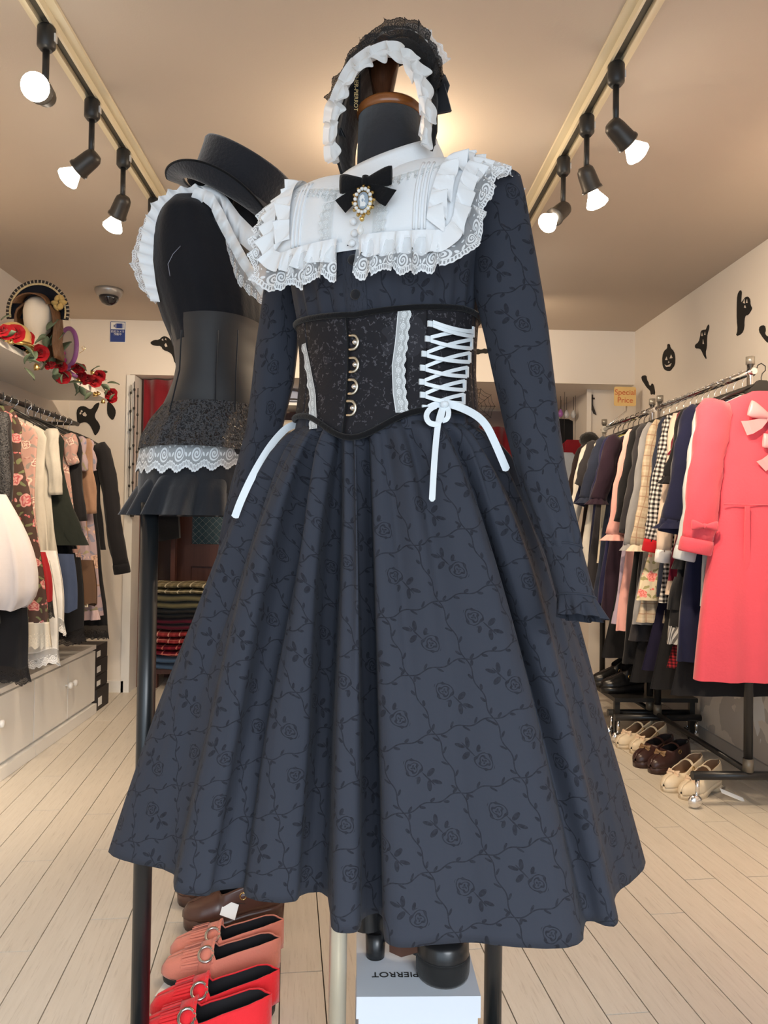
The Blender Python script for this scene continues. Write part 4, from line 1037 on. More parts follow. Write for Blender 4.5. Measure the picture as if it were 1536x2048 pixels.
def lace_tier(y0, y1, l0, r0_, l1, r1, d0, d1, mat, name, waves=11, amp=.02):
    m = MB(); rows = []; U = []; n = 160
    for k in range(9):
        t = k / 8; l, r, d_ = lerp(l0, l1, t), lerp(r0_, r1, t), lerp(d0, d1, t); rr = []; uu = []
        for j in range(n + 1):
            a_ = 2 * PI * j / n; c = P((l + r) / 2, lerp(y0, y1, t) , Y2); hwd = (P(r, y0, Y2) - P(l, y0, Y2)).length / 2; f = 1 + amp * t * sin(a_ * waves) 
            dz = -.024 * (max(0, cos(a_ + PI / 2 + .35)) - .4) * t
            rr.append(Vector((c.x + hwd * f * cos(a_), c.y + d_ * f * sin(a_), c.z + dz))); uu.append((a_ * .15, t))
        rows.append(rr); U.append(uu)
    m.grid(rows, False, U); return bw(m, name, mat, sk2)
lace_tier(880, 945, 292, 520, 282, 512, .170, .182, wl2, 'white_lace_tier')
tier([(820, 328, 536), (850, 305, 530), (884, 289, 526), (908, 287, 524)], lambda t: .145 + .05 * t, 19, .022, gl2, 'black_lace_tier', 2)

hat = thing('top_hat', 'black top hat with curled brim tilted on the half-body form', 'hat', P(456, 409, 1.70))
felt = fabric('black_felt', (.012, .013, .018), .8, .2, .5, .4, 150)
Rh = Matrix.Rotation(math.radians(27), 3, 'Y') @ Matrix.Rotation(math.radians(6), 3, 'X')
m = MB(); rows = []
for r_, z in ((.094, .0), (.093, .02), (.094, .05), (.098, .088), (.100, .098), (.098, .103), (.07, .105), (.0, .106)):
    rows.append([Rh @ Vector((r_ * 1.08 * cos(2 * PI * j / 48) + .004, r_ * sin(2 * PI * j / 48), z)) for j in range(48)])
m.grid(rows, True); m.build('crown', felt, hat)
m = MB(); rows = []
for k in range(10):
    t = k / 9; r = []
    for j in range(72):
        a_ = 2 * PI * j / 72; c_, s_ = cos(a_), sin(a_); rr = .092 + .036 * t
        z = .034 * (t ** 1.6) * (abs(s_) ** 1.3) - .012 * t * abs(c_) ** 2
        r.append(Rh @ Vector((rr * 1.08 * c_ - .006, rr * s_ * (1 - .10 * t * abs(s_)), z)))
    rows.append(r)
m.grid(rows, True); m.build('brim', felt, hat, solid=.004)
m = MB(); m.tube([Rh @ Vector((.1285 * 1.08 * cos(2 * PI * j / 72) - .006, .1285 * sin(2 * PI * j / 72) * (1 - .10 * abs(sin(2 * PI * j / 72))), .034 * abs(sin(2 * PI * j / 72)) ** 1.3 - .012 * cos(2 * PI * j / 72) ** 2)) for j in range(73)], .0028, 6, False); m.build('brim_binding', velvet, hat)
m = MB(); m.grid([[Rh @ Vector((.0965 * 1.08 * cos(2 * PI * j / 48) + .004, .0965 * sin(2 * PI * j / 48), z)) for j in range(49)] for z in (.004, .03)]); m.build('hat_band', plain('grosgrain', (.05, .055, .065), .45), hat)

# black steel stand that carries the second form
st = thing('display_stand', 'black steel frame stand behind the long dress carrying the half-body form', 'display stand', (-.08, 1.56, 0))
ptm = Mat('stand_steel', (.010, .012, .014), .32, spec=.5).m
xl = P(298, 1100, 1.56).x; xr = P(986, 1950, 1.56).x
for x, zt_ in ((xl, 1.09), (xr, .62)): m = MB(); m.tube([(x, 1.56, 0.004), (x, 1.56, zt_)], .018, 20); bw(m, 'post', ptm, st); m = MB(); m.lathe([(.04, 0), (.04, .008), (.022, .014)], 20, (x, 1.56, 0)); bw(m, 'foot', ptm, st)
m = MB(); m.tube([(xl, 1.56, .58), (xr, 1.56, .58)], .012, 12); bw(m, 'cross_bar', ptm, st)
m = MB(); m.tube([(xl, 1.56, 1.08), (B2.x, 1.70, 1.08)], .012, 12); bw(m, 'support_arm', ptm, st)

# white shoe boxes under the skirt
boxm = plain('white_card', (.58, .62, .68), .55)
zt = .275; bl = at_z(713, 1993, zt); brr = at_z(962, 1993, zt)
bx0, bx1, by0 = bl.x, brr.x, (bl.y + brr.y) / 2; bc = ((bx0 + bx1) / 2, by0 + .15)
def shoebox(z, h, label):
    t = thing('shoe_box', label, 'box', (bc[0], bc[1], z), 0, 'white shoe boxes under the skirt'); wd = bx1 - bx0
    MB().box((0, 0, (h - .03) / 2), (wd - .008, .292, h - .03)).build('carton', boxm, t); MB().box((0, 0, h - .018), (wd, .30, .036)).build('lid', boxm, t); return t
shoebox(0, .136, 'white shoe box standing on the floor under another one'); tb = shoebox(.138, zt - .138, 'white lidded shoe box on top with name printed upside down')
words('ATELIER PIERROT', ink, tb, (.005, -.088, zt - .138 + .0006), (0, 0, PI), .021)

# ------------------------------------------------------------------ shoes
def outline(L, w, n=40):
    """sole outline, toe at -y"""
    pts = []
    for i in range(n):
        a_ = 2 * PI * i / n; y = -cos(a_) * L / 2
        k = (y / L + .5)                                    # 0 toe, 1 heel
        hw_ = w / 2 * interp([(0, 0), (.03, .42), (.08, .66), (.18, .92), (.32, 1.0), (.5, .86), (.65, .74), (.85, .74), (.94, .62), (.985, .36), (1, 0)], k)
        pts.append((hw_ * (1 if sin(a_) >= 0 else -1), y))
    return pts
def station(L, w, s): return w / 2 * interp([(0, .12), (.03, .42), (.08, .66), (.18, .92), (.32, 1.0), (.5, .86), (.65, .74), (.85, .74), (.94, .62), (.985, .38), (1, .2)], s)
def shoe(name, label, group, loc, rz, L=.245, w=.088, plat=.018, heel=.03, upper=None, solem=None, inner=None, vamp=.36, hv=.052, hs=.040, hh=.064, kind='loafer', trim=None, parts=(), slope=0):
    t = thing(name, label, 'shoe', loc, rz, group)
    def base(s): return plat + (heel - plat) * max(0, (s - .35) / .65) ** 1.0
    # sole: follows the base, heel block below
    m = MB(); o = outline(L, w * 1.05); top = []; bot = []
    for x, y in o:
        s = y / L + .5; top.append((x, y, base(s) + .002)); bot.append((x * .97, y * .985, 0.0 if heel < .05 or s < .45 else (base(s) - plat * .9)))
    n = len(o); b = m.grid([bot, top], True); m.face([b + i for i in range(n)][::-1], False); m.face([b + n + i for i in range(n)], False); m.build('sole', solem, t)
    if heel >= .05:
        MB().lathe([(.027, 0), (.028, .01), (.030, heel - .012)], 20, (0, L * .39, 0), None, 1, .95).build('heel', solem, t)
    # upper: two sides that close over the toe
    for sg in (-1, 1):
        m = MB(); rows = []
        for i in range(41):
            s = i / 40; hw_ = station(L, w, s); y = (s - .5) * L * (1.0 if s > .02 else 1.0); zb = base(s)
            topc = interp([(0, .012), (.05, .030), (.15, .040), (vamp, hv), (vamp + .04, hs), (.92, hh), (1, hh)], s)
            ff = 1.0 if s < vamp else interp([(vamp, 1.0), (vamp + .03, .52), (vamp + .12, .40), (.85, .42), (.96, .62), (1, 1.0)], s)
            r = []
            for k in range(9):
                a_ = ff * (PI / 2) * k / 8
                full = topc if s < vamp + .02 else topc / max(.2, sin(ff * PI / 2))
                inw = 1 if s < vamp else 1.0
                r.append((sg * hw_ * cos(a_) ** .8, y + (.006 if s > .98 else 0), zb + full * sin(a_) ** .9))
            rows.append(r)
        m.grid(rows, False, [[(p[1], p[2]) for p in r] for r in rows], True, sg > 0); m.build('upper', upper, t, solid=.003)
        m = MB(); m.grid([[(p[0] * .93 - sg * .0015, p[1] * .985, p[2] - .001) for p in r] for i, r in enumerate(rows) if i / 40 > vamp - .08]); m.build('lining', inner, t)
    m = MB(); o = outline(L * .93, w * .86); m.face([m.add((x, y, base(y / L + .5) + .006)) for x, y in o], True); m.build('insole', inner, t)
    def surf(s, a_, lift=.002):
        hw_ = station(L, w, s); topc = interp([(0, .012), (.05, .030), (.15, .040), (vamp, hv), (vamp + .04, hs), (.92, hh), (1, hh)], s)
        return Vector(((hw_ + lift) * (1 if cos(a_) >= 0 else -1) * abs(cos(a_)) ** .8, (s - .5) * L, base(s) + (topc + lift) * max(0, sin(a_)) ** .9))
    if 'fringe' in parts:
        m = MB(); m.grid([[surf(s, a_ * PI / 20 + 0, .0045) for a_ in range(2, 19)] for s in (vamp - .10, vamp - .05, vamp + .0)]); m.build('saddle_band', upper, t, solid=.002)
        for q in range(14):
            a_ = lerp(.45, PI - .45, q / 13); m = MB(); wv = [Vector((.0026 * sin(a_), 0, -.0026 * cos(a_) * .8))] * 5; m.ribbon([surf(s, a_ + .02 * sin(q * 2.1), .005 + .002 * (q % 2)) for s in (vamp - .10, vamp - .14, vamp - .18, vamp - .22, vamp - .245)], wv, .0006); m.build('fringe', upper, t)
        for s0, sd in ((vamp - .005, 0), ):
            m = MB(); rows = []
            for k in range(4):
                rows.append([surf(s0 + .03 * k / 3, lerp(.5, PI - .5, j / 36), .004 + .006 * k / 3 + .0025 * (k / 3) * sin(j * 1.9)) + Vector((0, 0, .010 * k / 3)) for j in range(37)])
            m.grid(rows); m.build('pleated_tongue', upper, t, solid=.0015)
        m = MB(); c = surf(vamp - .04, .95, .007); nn_ = Vector((cos(.95), -.1, sin(.95))).normalized(); ax = Vector((0, 1, 0)); ay = nn_.cross(ax)
        m.tube([c + ax * (.016 * cos(2 * PI * j / 24)) + ay * (.017 * sin(2 * PI * j / 24)) for j in range(25)], [.0028 + .0008 * (j % 2) for j in range(25)], 6, False); m.build('buckle', plain('old_silver', (.5, .48, .45), .3, 1), t)
    if 'strap' in parts:
        m = MB(); pts = []
        for j in range(17):
            a_ = PI * j / 16; pts.append(Vector((station(L, w, .62) * 1.04 * cos(a_), L * .08 + .012 * sin(a_), base(.6) + .040 + .034 * sin(a_))))
        m.ribbon(pts, [Vector((0, .0052, .001))] * 17, .0012); m.build('strap', upper, t)
        m = MB(); c = pts[15] if 'buckle_in' in parts else pts[1]; m.tube([c + Vector((.001, .008 * cos(q * PI / 6), .009 * sin(q * PI / 6))) for q in range(13)], .0016, 6, False); m.build('buckle', gold, t)
    if 'bow' in parts: bow(t, surf(.26, PI / 2, .008), (1, 0, 0), (0, .55, .8), .026, trim, None, .8)
    return t
suede = fabric('salmon_suede', (.60, .20, .14), .8, .12, .25, .3, 160); redl = fabric('red_suede', (.72, .022, .03), .7, .12, .2, .3, 160)
bsole = plain('black_rubber', (.012, .012, .013), .5); binn = plain('dark_insole', (.02, .018, .02), .6)
brown = Mat('brown_leather', (.07, .028, .018), .32, spec=.5); n = brown.noise(12, 3); brown.set('Base Color', brown.mix(n, (.05, .02, .013), (.10, .042, .028))); brown = brown.m
dbrown = plain('dark_brown_leather', (.045, .02, .018), .33, 0, .5); cream = plain('cream_leather', (.74, .63, .47), .42, 0, .4); tan = plain('tan_lining', (.36, .23, .14), .6)
def fl(px, py): return at_z(px, py, 0.0)
g = 'pairs of shoes on the floor beside the stand'
q = fl(440, 1955); shoe('fringed_loafer', 'salmon pink fringed loafer with buckle, in front of its twin', g, q, math.radians(-87), .262, .09, .018, .024, suede, bsole, binn, .43, .060, .036, .064, parts=('fringe',))
q = fl(452, 1915); shoe('fringed_loafer', 'salmon pink fringed loafer behind its twin, next to the brown shoe', g, q, math.radians(-87), .262, .09, .018, .024, suede, bsole, binn, .43, .060, .036, .064, parts=('fringe',))
q = fl(405, 2085); shoe('fringed_loafer', 'red fringed loafer by the post, in front of its twin', g, q, math.radians(-84), .262, .09, .018, .024, redl, bsole, binn, .43, .060, .036, .064, parts=('fringe',))
q = fl(428, 2030); shoe('fringed_loafer', 'red fringed loafer between its twin and the salmon pair', g, q, math.radians(-84), .262, .09, .018, .024, redl, bsole, binn, .43, .060, .036, .064, parts=('fringe',))
q = fl(468, 1848); s_ = shoe('mary_jane', 'brown leather strap shoe with white price tag under the skirt', g, q, math.radians(-84), .262, .096, .030, .062, brown, brown, binn, .36, .062, .06, .078, parts=('strap',))
m = MB(); m.prism([(-.021, -.018), (.021, -.018), (.021, .018), (-.021, .018)], (.050, -.010, .062), Vector((.35, .92, -.2)).normalized(), Vector((-.5, .25, .8)).normalized(), .0008); m.build('price_tag', paper, s_)
m = MB(); m.tube([(.047, .02, .088), (.052, .03, .076), (.05, .008, .078)], .0008, 5); m.build('tag_string', ink, s_)
q = fl(450, 1800); shoe('mary_jane', 'brown leather strap shoe mostly hidden by its tagged twin', g, q, math.radians(-84), .262, .096, .030, .062, brown, brown, binn, .36, .062, .06, .078, parts=('strap',))
m = MB(); m.prism([(-.04, -.03), (.04, -.025), (.045, .02), (-.03, .03)], fl(352, 1978) + Vector((0, 0, .001)), (1, 0, 0), (0, 1, 0), .002); tag(m.build('tissue_paper', paper), 'scrap of white tissue paper under the salmon loafers', 'paper')
# black platform shoe on the box
q = at_z(862, 1948, zt); bsh = thing('platform_shoe', 'black platform shoe with block heel standing on the white box', 'shoe', (bc[0] + .005, by0 + .115, zt))
gl3 = plain('black_patent', (.010, .010, .011), .3, 0, .5)
MB().lathe([(.052, 0), (.054, .006), (.055, .03), (.053, .036)], 32, (.042, -.045, 0), None, .86, 1.0).build('platform', fabric('matte_black', (.012, .012, .012), .75), bsh)
MB().lathe([(.0165, 0), (.017, .008), (.0185, .046)], 20, (-.074, .005, 0)).build('heel', gl3, bsh)
m = MB(); m.tube([(-.082, .01, .052), (-.05, -.005, .056), (0, -.028, .048), (.05, -.045, .040)], [.026, .026, .03, .036], 14, True, .45); m.build('shank', gl3, bsh)
m = MB(); m.tube([(-.088, .012, .05), (-.09, .012, .09), (-.088, .012, .13)], [.026, .024, .026], 16, False); m.build('heel_counter', gl3, bsh)
m = MB(); rows = [[Vector((.042 + .046 * cos(j * PI / 10) * k1, -.045 + .05 * sin(j * PI / 10) * k1, .036 + z)) for j in range(20)] for k1, z in ((1, 0), (.98, .02), (.85, .028), (.5, .036), (.02, .038))]; m.grid(rows, True); m.build('toe_box', gl3, bsh)
m = MB(); m.ribbon([(-.05, -.022, .03), (-.03, -.035, .028), (0, -.05, .045)], [Vector((0, .004, .006))] * 3, .001); m.build('strap', brown, bsh)
# ------------------------------------------------------------------ hangers and hung garments
hk = MB(); hk.tube([(0, 0, -.012), (0, 0, .02), (.004, 0, .034), (.016, 0, .046), (.016, 0, .062), (0, 0, .072), (-.014, 0, .064), (-.017, 0, .054)], .0022, 6)
hook_src = hk.build('hook', chrome)
hb = MB(); hb.tube([(-.19, 0, -.075), (-.13, 0, -.045), (-.05, 0, -.016), (0, 0, -.008), (.05, 0, -.016), (.13, 0, -.045), (.19, 0, -.075)], [.004, .006, .007, .008, .007, .006, .004], 8)
bar_src = hb.build('shoulder_bar', blackp)
HOOKZ = .066
def hanger(loc, rz, label, dark, group, wide=1.0):
    t = thing('clothes_hanger', label, 'hanger', loc, rz, group)
    a_ = inst(hook_src, 'hook', t, (0, 0, 0)); b_ = inst(bar_src, 'shoulder_bar', t, (0, 0, 0), scale=(wide, 1, 1))
    if dark:
        a_.data = hook_dark.data
    return t
hook_dark = hk.build('hook', blackp)
def garment(name, label, cat, loc, rz, L, mat, sh=.165, waist=.15, hemw=.22, th=.028, sleeve=None, smat=None, cmat=None, group=None, hem=None, hemh=.05, frill_=0, collar=None, folds=8, amp=.012, puff=0, straps=False, tiers=None, seed=0, top=.012):
    """a garment on a hanger: origin at the neck, x across the shoulders, z down from 0"""
    t = thing(name, label, cat, loc, rz, group); rg = random.Random(seed)
    tab = [(0, .045 if not straps else .10), (.018, .075 if not straps else .115), (.05, sh * .86), (.085, sh), (.20, sh * .96), (.36, waist), (max(.40, L), hemw)] if L > .5 else [(0, .06), (.05, sh), (L, hemw)]
    def ring_(z, w_, thk, n=48, f=1):
        out = []
        for j in range(n + 1):
            a_ = 2 * PI * j / n; x = w_ * cos(a_); fo = amp * f * sin(x * folds * 18 + seed * 1.7) 
            out.append((x, thk * (abs(sin(a_)) ** .7) * (1 if sin(a_) >= 0 else -1) + fo, -z))
        return out
    rows = []; U = []; NRr = 18
    for k in range(NRr + 1):
        z = L * (k / NRr) ** 1.05; w_ = interp(tab, z); f = min(1, max(0, (z - .2) / max(.1, L - .2))); thk = lerp(top, th, min(1, z / .35)) * (1 + .5 * f)
        rr = ring_(z, w_, thk, 48, f); rows.append(rr); U.append([(p[0] + (.0 if j < 24 else .3), -p[2]) for j, p in enumerate(rr)])
    m = MB(); m.grid(rows, False, U); m.build('body', mat, t)
    if hem:
        r2 = []; U2 = []
        for k in range(5):
            z = L - .004 + hemh * k / 4; w_ = hemw * (1 + .04 * k / 4); rr = []
            for j in range(97):
                a_ = 2 * PI * j / 96; x = w_ * cos(a_); rr.append((x, th * 1.5 * (abs(sin(a_)) ** .7) * (1 if sin(a_) >= 0 else -1) + amp * sin(x * folds * 18 + seed * 1.7) + .006 * (k / 4) * sin(j * 1.9), -z))
            r2.append(rr); U2.append([(j / 96 * 4 * w_, k / 4) for j in range(97)])
        m = MB(); m.grid(r2, False, U2); m.build('hem_frill', hem, t)
    if tiers:
        for z0, h, mt in tiers:
            r2 = []; U2 = []
            for k in range(4):
                z = z0 + h * k / 3; w_ = interp(tab, z) + .006 + .014 * k / 3; rr = []
                for j in range(97):
                    a_ = 2 * PI * j / 96; x = w_ * cos(a_); rr.append((x, (th * 1.5 + .006) * (abs(sin(a_)) ** .7) * (1 if sin(a_) >= 0 else -1) + amp * sin(x * folds * 18 + seed * 1.7) + .006 * (k / 3) * sin(j * 1.7), -z))
                r2.append(rr); U2.append([(j / 96 * 4 * w_, k / 3) for j in range(97)])
            m = MB(); m.grid(r2, False, U2); m.build('frill_tier', mt, t)
    if sleeve:
        sl, r0_, r1, spread = sleeve
        for sg in (-1, 1):
            m = MB(); n = 17; path = []; rad = []; sk_ = .35 if sg * loc[0] > 0 else 1.0
            for k in range(n):
                q = k / (n - 1); x = sg * (sh - .012 + spread * sk_ * (q ** .7)) + .004 * sin(q * 9 + seed); path.append((x, -.012 * sin(PI * q), -.085 - sl * q + .055 * (1 - q) ** 2 * .8)); rad.append((lerp(r0_, r1, q) + puff * sin(PI * min(1, q * 1.15)) ** 2) * (.72 if k == 0 else 1) * (1 + .022 * sin(k * 1.9 + seed * 2.3) + .03 * sin(k * .7 + seed)))
            m.tube(path, rad, 18, True, .62, (1, 0, 0))
            for vi in range(len(m.v)):
                vx, vy, vz = m.v[vi]; m.v[vi] = (vx + .0025 * sin(vz * 40 + vy * 160 + seed), vy + .004 * sin(vz * 24 + vx * 190 + seed * 3), vz)
            so = m.build('sleeve', smat or mat, t)
            e = Vector(path[-1]); d_ = (Vector(path[-1]) - Vector(path[-2])).normalized()
            if cmat:
                m = MB(); m.tube([e - d_ * .008, e + d_ * .008, e + d_ * .04, e + d_ * .045], [r1 * 1.02, r1 * 1.06, r1 * 1.06, r1 * .98], 16, True, .66, (1, 0, 0)); m.build('cuff', cmat, so)
            if frill_:
                m = MB(); rr = []
                for k in range(4):
                    rr.append([e + d_ * (.03 * k / 3 - .004) + Vector((1, 0, 0)) * (r1 * (.9 + .5 * k / 3) * cos(2 * PI * j / 36) * (1 + .16 * (k / 3) * sin(j * 1.8))) + Vector((0, 1, 0)) * (r1 * .7 * (.9 + .5 * k / 3) * sin(2 * PI * j / 36) * (1 + .16 * (k / 3) * sin(j * 1.8))) for j in range(36)])
                m.grid(rr, True); m.build('sleeve_frill', smat or mat, so)
    if collar:
        for sg in (-1, 1):
            m = MB(); m.prism([(0, .012), (.055, .004), (.075, -.055), (.03, -.075)] if sg > 0 else [(0, .012), (-.03, -.075), (-.075, -.055), (-.055, .004)], (0, -top - .006, 0), (1, 0, 0), (0, -.25, 1), -.003); m.build('collar', collar, t)
    return t

# --- rolling racks by the right wall
XK = 1.49
def rack(y0, y1, label, zr):
    t = thing('rolling_rack', label, 'clothes rack', (XK, (y0 + y1) / 2, 0), 0, 'rolling clothes racks'); c = (y1 - y0) / 2
    MB().tube([(0, -c - .03, zr), (0, c + .03, zr)], .0125, 14).build('rail', chrome, t)
    for sg in (-1, 1):
        p = MB().tube([(0, sg * c, .135), (0, sg * c, 1.0)], .0165, 14).build('post', black, t)
        MB().tube([(0, sg * c, 1.0), (0, sg * c, zr + .05)], .0125, 14).build('upper_post', chrome, t)
        MB().lathe([(.0165, .0), (.0165, .03)], 14, (0, sg * c, zr + .03)).build('end_cap', plain('clear_cap', (.34, .32, .28), .3, .6), t)
        MB().lathe([(.0195, -.02), (.0195, .03)], 14, (0, sg * c, .16)).build('collar_ring', plain('rack_collar', (.18, .16, .13), .4, .4), t)
        f = MB().tube([(-.215, sg * c, .125), (.215, sg * c, .125)], .0165, 14).build('foot_bar', black, t)
        for sx in (-1, 1):
            MB().tube([(sx * .195, sg * c, .112), (sx * .195, sg * c, .05)], .008, 10).build('caster_stem', chrome, f)
            MB().lathe([(0, -.014), (.017, -.013), (.025, -.005), (.027, 0), (.025, .005), (.017, .013), (0, .014)], 20, (sx * .195 - .008, sg * c, .0275), Matrix.Rotation(PI / 2, 3, 'X')).build('caster', chrome, f)
    MB().tube([(0, -c, .14), (0, c, .14)], .012, 12).build('base_rail', black, t)
ZR = 1.655
rack(2.88, 3.76, 'rolling rack with chrome rail holding the coral dress', ZR)
rack(3.86, 4.62, 'rolling rack with chrome rail beside the alcove, behind the other rack', ZR)
gR = 'garments on the rolling racks'; hR = 'hangers on the rolling racks'
coral = fabric('coral_wool', (.66, .080, .115), .85, .06, .3, .2, 120); navy = fabric('navy_wool', (.010, .012, .038), .9, .25, .2); grey = fabric('pale_grey_wool', (.50, .55, .58), .85, .08, .2)
blk = fabric('black_cloth', (.012, .012, .014)); creamf = fabric('cream_cloth', (.72, .58, .48), .85, .08); denim = fabric('blue_black', (.025, .032, .058), .85, .3)
ging = check('black_gingham', (.75, .73, .70), (.22, .21, .21), (.015, .015, .015), .019); beige = plaid('beige_plaid', (.52, .42, .30), (.66, .56, .43), (.40, .26, .18), .045)
pinkf = fabric('light_pink', (.80, .42, .38), .85, .08); lilac = fabric('lilac', (.50, .42, .55), .85, .08); wine2 = fabric('wine_cloth', (.16, .008, .025), .85); redc = fabric('red_trim', (.45, .012, .02)); ivory = fabric('ivory_cloth', (.70, .64, .52), .85, .08); yellowf = fabric('yellow_green', (.5, .48, .12)); rosef = floral('cream_rose_print', (.70, .60, .43), (.72, .16, .13), (.36, .33, .16), .075); char = fabric('charcoal', (.035, .033, .038))
redtweed = check('red_tweed', (.30, .02, .025), (.12, .01, .015), (.03, .008, .01), .012)
ZG = ZR - HOOKZ - .018
# y, name, category, label, body, length, keywords
R_items = [
 (2.80, 'coral_dress', 'dress', 'coral red wool dress with pale pink bows on the rack end', dict(L=1.06, mat=coral, sh=.185, waist=.165, hemw=.255, th=.05, sleeve=(.47, .066, .060, .075), cmat=coral, amp=.010, folds=3, top=.03)),
 (2.875, 'grey_coat', 'coat', 'pale grey coat with gathered cuff next to the coral dress', dict(L=.80, mat=grey, sh=.18, waist=.16, hemw=.20, th=.024, sleeve=(.50, 0.045, 0.041, .082), cmat=grey)),
 (2.94, 'navy_coat', 'coat', 'long navy coat hanging behind the pale grey one', dict(L=1.02, mat=navy, sh=.185, waist=.19, hemw=.255, th=.03, sleeve=(.40, 0.053, 0.056, .085), cmat=navy, frill_=1)),
 (3.01, 'tiered_black_dress', 'dress', 'black tiered dress with gingham hem next to the navy coat', dict(L=.90, mat=blk, sh=.18, waist=.18, hemw=.25, th=.026, sleeve=(.22, 0.041, 0.038, .07), frill_=1, hem=ging, hemh=.07, tiers=[(.42, .11, blk), (.55, .12, blk), (.70, .13, blk)])),
 (3.07, 'wine_blouse', 'blouse', 'wine velvet blouse with short sleeves among the pale ones', dict(L=.72, mat=wine2, sh=.17, waist=.16, hemw=.235, th=.02, sleeve=(.10, 0.037, 0.034, .03), frill_=1)),
 (3.12, 'cream_dress', 'dress', 'cream dress with white cuffs in front of the gingham one', dict(L=.78, mat=creamf, sh=.18, waist=.165, hemw=.225, th=.02, sleeve=(.52, 0.037, 0.031, .075), cmat=fabric('white_cuff', (.80, .78, .78)))),
 (3.175, 'gingham_dress', 'dress', 'black and white gingham dress with red cuffs', dict(L=.82, mat=ging, sh=.178, waist=.165, hemw=.225, th=.02, sleeve=(.48, 0.037, 0.032, .092), cmat=redc)),
 (3.235, 'denim_dress', 'dress', 'blue-black dress between the gingham and the plaid ones', dict(L=.80, mat=denim, sh=.178, waist=.165, hemw=.215, th=.02, sleeve=(.42, 0.041, 0.034, .065))),
 (3.29, 'rose_print_dress', 'dress', 'cream dress printed with red roses below the red cuff', dict(L=.82, mat=rosef, sh=.16, waist=.16, hemw=.285, th=.022, sleeve=None)),
 (3.35, 'plaid_dress', 'dress', 'beige plaid dress with gathered sleeves', dict(L=.92, mat=beige, sh=.178, waist=.165, hemw=.265, th=.022, sleeve=(.50, 0.038, 0.032, .095), frill_=1)),
 (3.41, 'grey_dress', 'dress', 'mid grey dress hanging directly behind the beige plaid one', dict(L=.94, mat=fabric('mid_grey', (.30, .30, .31)), sh=.176, waist=.165, hemw=.255, th=.022, sleeve=(.50, 0.036, 0.031, .10), frill_=1)),
 (3.48, 'striped_collar_dress', 'dress', 'black long-sleeved dress with white-striped sailor collar', dict(L=1.02, mat=char, sh=.18, waist=.17, hemw=.25, th=.024, sleeve=(.45, 0.043, 0.043, .095), collar=blk)),
 (3.56, 'black_dress', 'dress', 'plain black dress hanging after the sailor collar one', dict(L=1.14, mat=blk, sh=.18, waist=.17, hemw=.25, th=.024, sleeve=(.40, 0.043, 0.043, .085))),
 (3.64, 'pink_frill_dress', 'dress', 'light pink dress with rows of frills between dark dresses', dict(L=1.0, mat=pinkf, sh=.178, waist=.17, hemw=.25, th=.022, sleeve=(.46, 0.037, 0.043, .09), frill_=1, tiers=[(.3, .05, pinkf)])),
 (3.71, 'lilac_dress', 'dress', 'lilac dress with frilled hem showing below dark sleeves', dict(L=.92, mat=lilac, sh=.17, waist=.165, hemw=.235, th=.022, sleeve=None, hem=lilac, hemh=.06)),
 (3.90, 'dark_frill_dress', 'dress', 'dark aubergine dress with short frilled sleeves', dict(L=.98, mat=fabric('aubergine', (.03, .016, .028)), sh=.178, waist=.17, hemw=.25, th=.022, sleeve=(.28, 0.041, 0.043, .09), frill_=1)),
 (3.97, 'indigo_dress', 'dress', 'indigo dress with a ribbon tied at its shoulder', dict(L=.90, mat=fabric('indigo', (.022, .022, .07)), sh=.178, waist=.17, hemw=.24, th=.022, sleeve=(.30, 0.037, 0.038, .085))),
 (4.05, 'puff_sleeve_dress', 'dress', 'blue-black dress with big frilled puff sleeves', dict(L=.96, mat=denim, sh=.18, waist=.17, hemw=.25, th=.022, sleeve=(.27, 0.045, 0.043, .11), frill_=1, puff=.012)),
 (4.13, 'ivory_blouse', 'blouse', 'ivory blouse showing between two dark dresses', dict(L=.70, mat=ivory, sh=.175, waist=.165, hemw=.19, th=.02, sleeve=(.22, 0.037, 0.036, .05))),
 (4.21, 'short_sleeve_dress', 'dress', 'black short-sleeved dress with yellow scarf collar', dict(L=.98, mat=char, sh=.18, waist=.17, hemw=.25, th=.022, sleeve=(.20, 0.049, 0.047, .085), collar=yellowf)),
 (4.29, 'navy_blouse', 'blouse', 'navy blouse with white lace collar near the alcove', dict(L=.80, mat=navy, sh=.175, waist=.165, hemw=.20, th=.02, sleeve=(.30, 0.037, 0.036, .08), collar=ivory)),
 (4.37, 'white_dress', 'dress', 'white dress hanging next to the last dark one', dict(L=.86, mat=fabric('soft_white', (.72, .69, .63)), sh=.178, waist=.17, hemw=.24, th=.022, sleeve=(.40, 0.037, 0.036, .10))),
 (4.45, 'last_black_dress', 'dress', 'dark brown dress hanging last before the alcove', dict(L=.98, mat=fabric('brown_black', (.022, .014, .014)), sh=.18, waist=.17, hemw=.25, th=.022, sleeve=(.34, 0.037, 0.036, .11))),
]
for i, (y, nm, cat, lb, kw) in enumerate(R_items):
    rz = math.radians(random.Random(i * 5 + 1).uniform(-5, 5)) if i else math.radians(4)
    darkh = y < 2.9 or y > 3.8
    hanger((XK, y, ZR - HOOKZ + .012), rz, ('black' if darkh else 'chrome-hooked') + ' hanger carrying the ' + nm.replace('_', ' '), darkh, hR, .9)
    garment(nm, lb, cat, (XK, y, ZG - .006), rz, group=gR, seed=i, **kw)
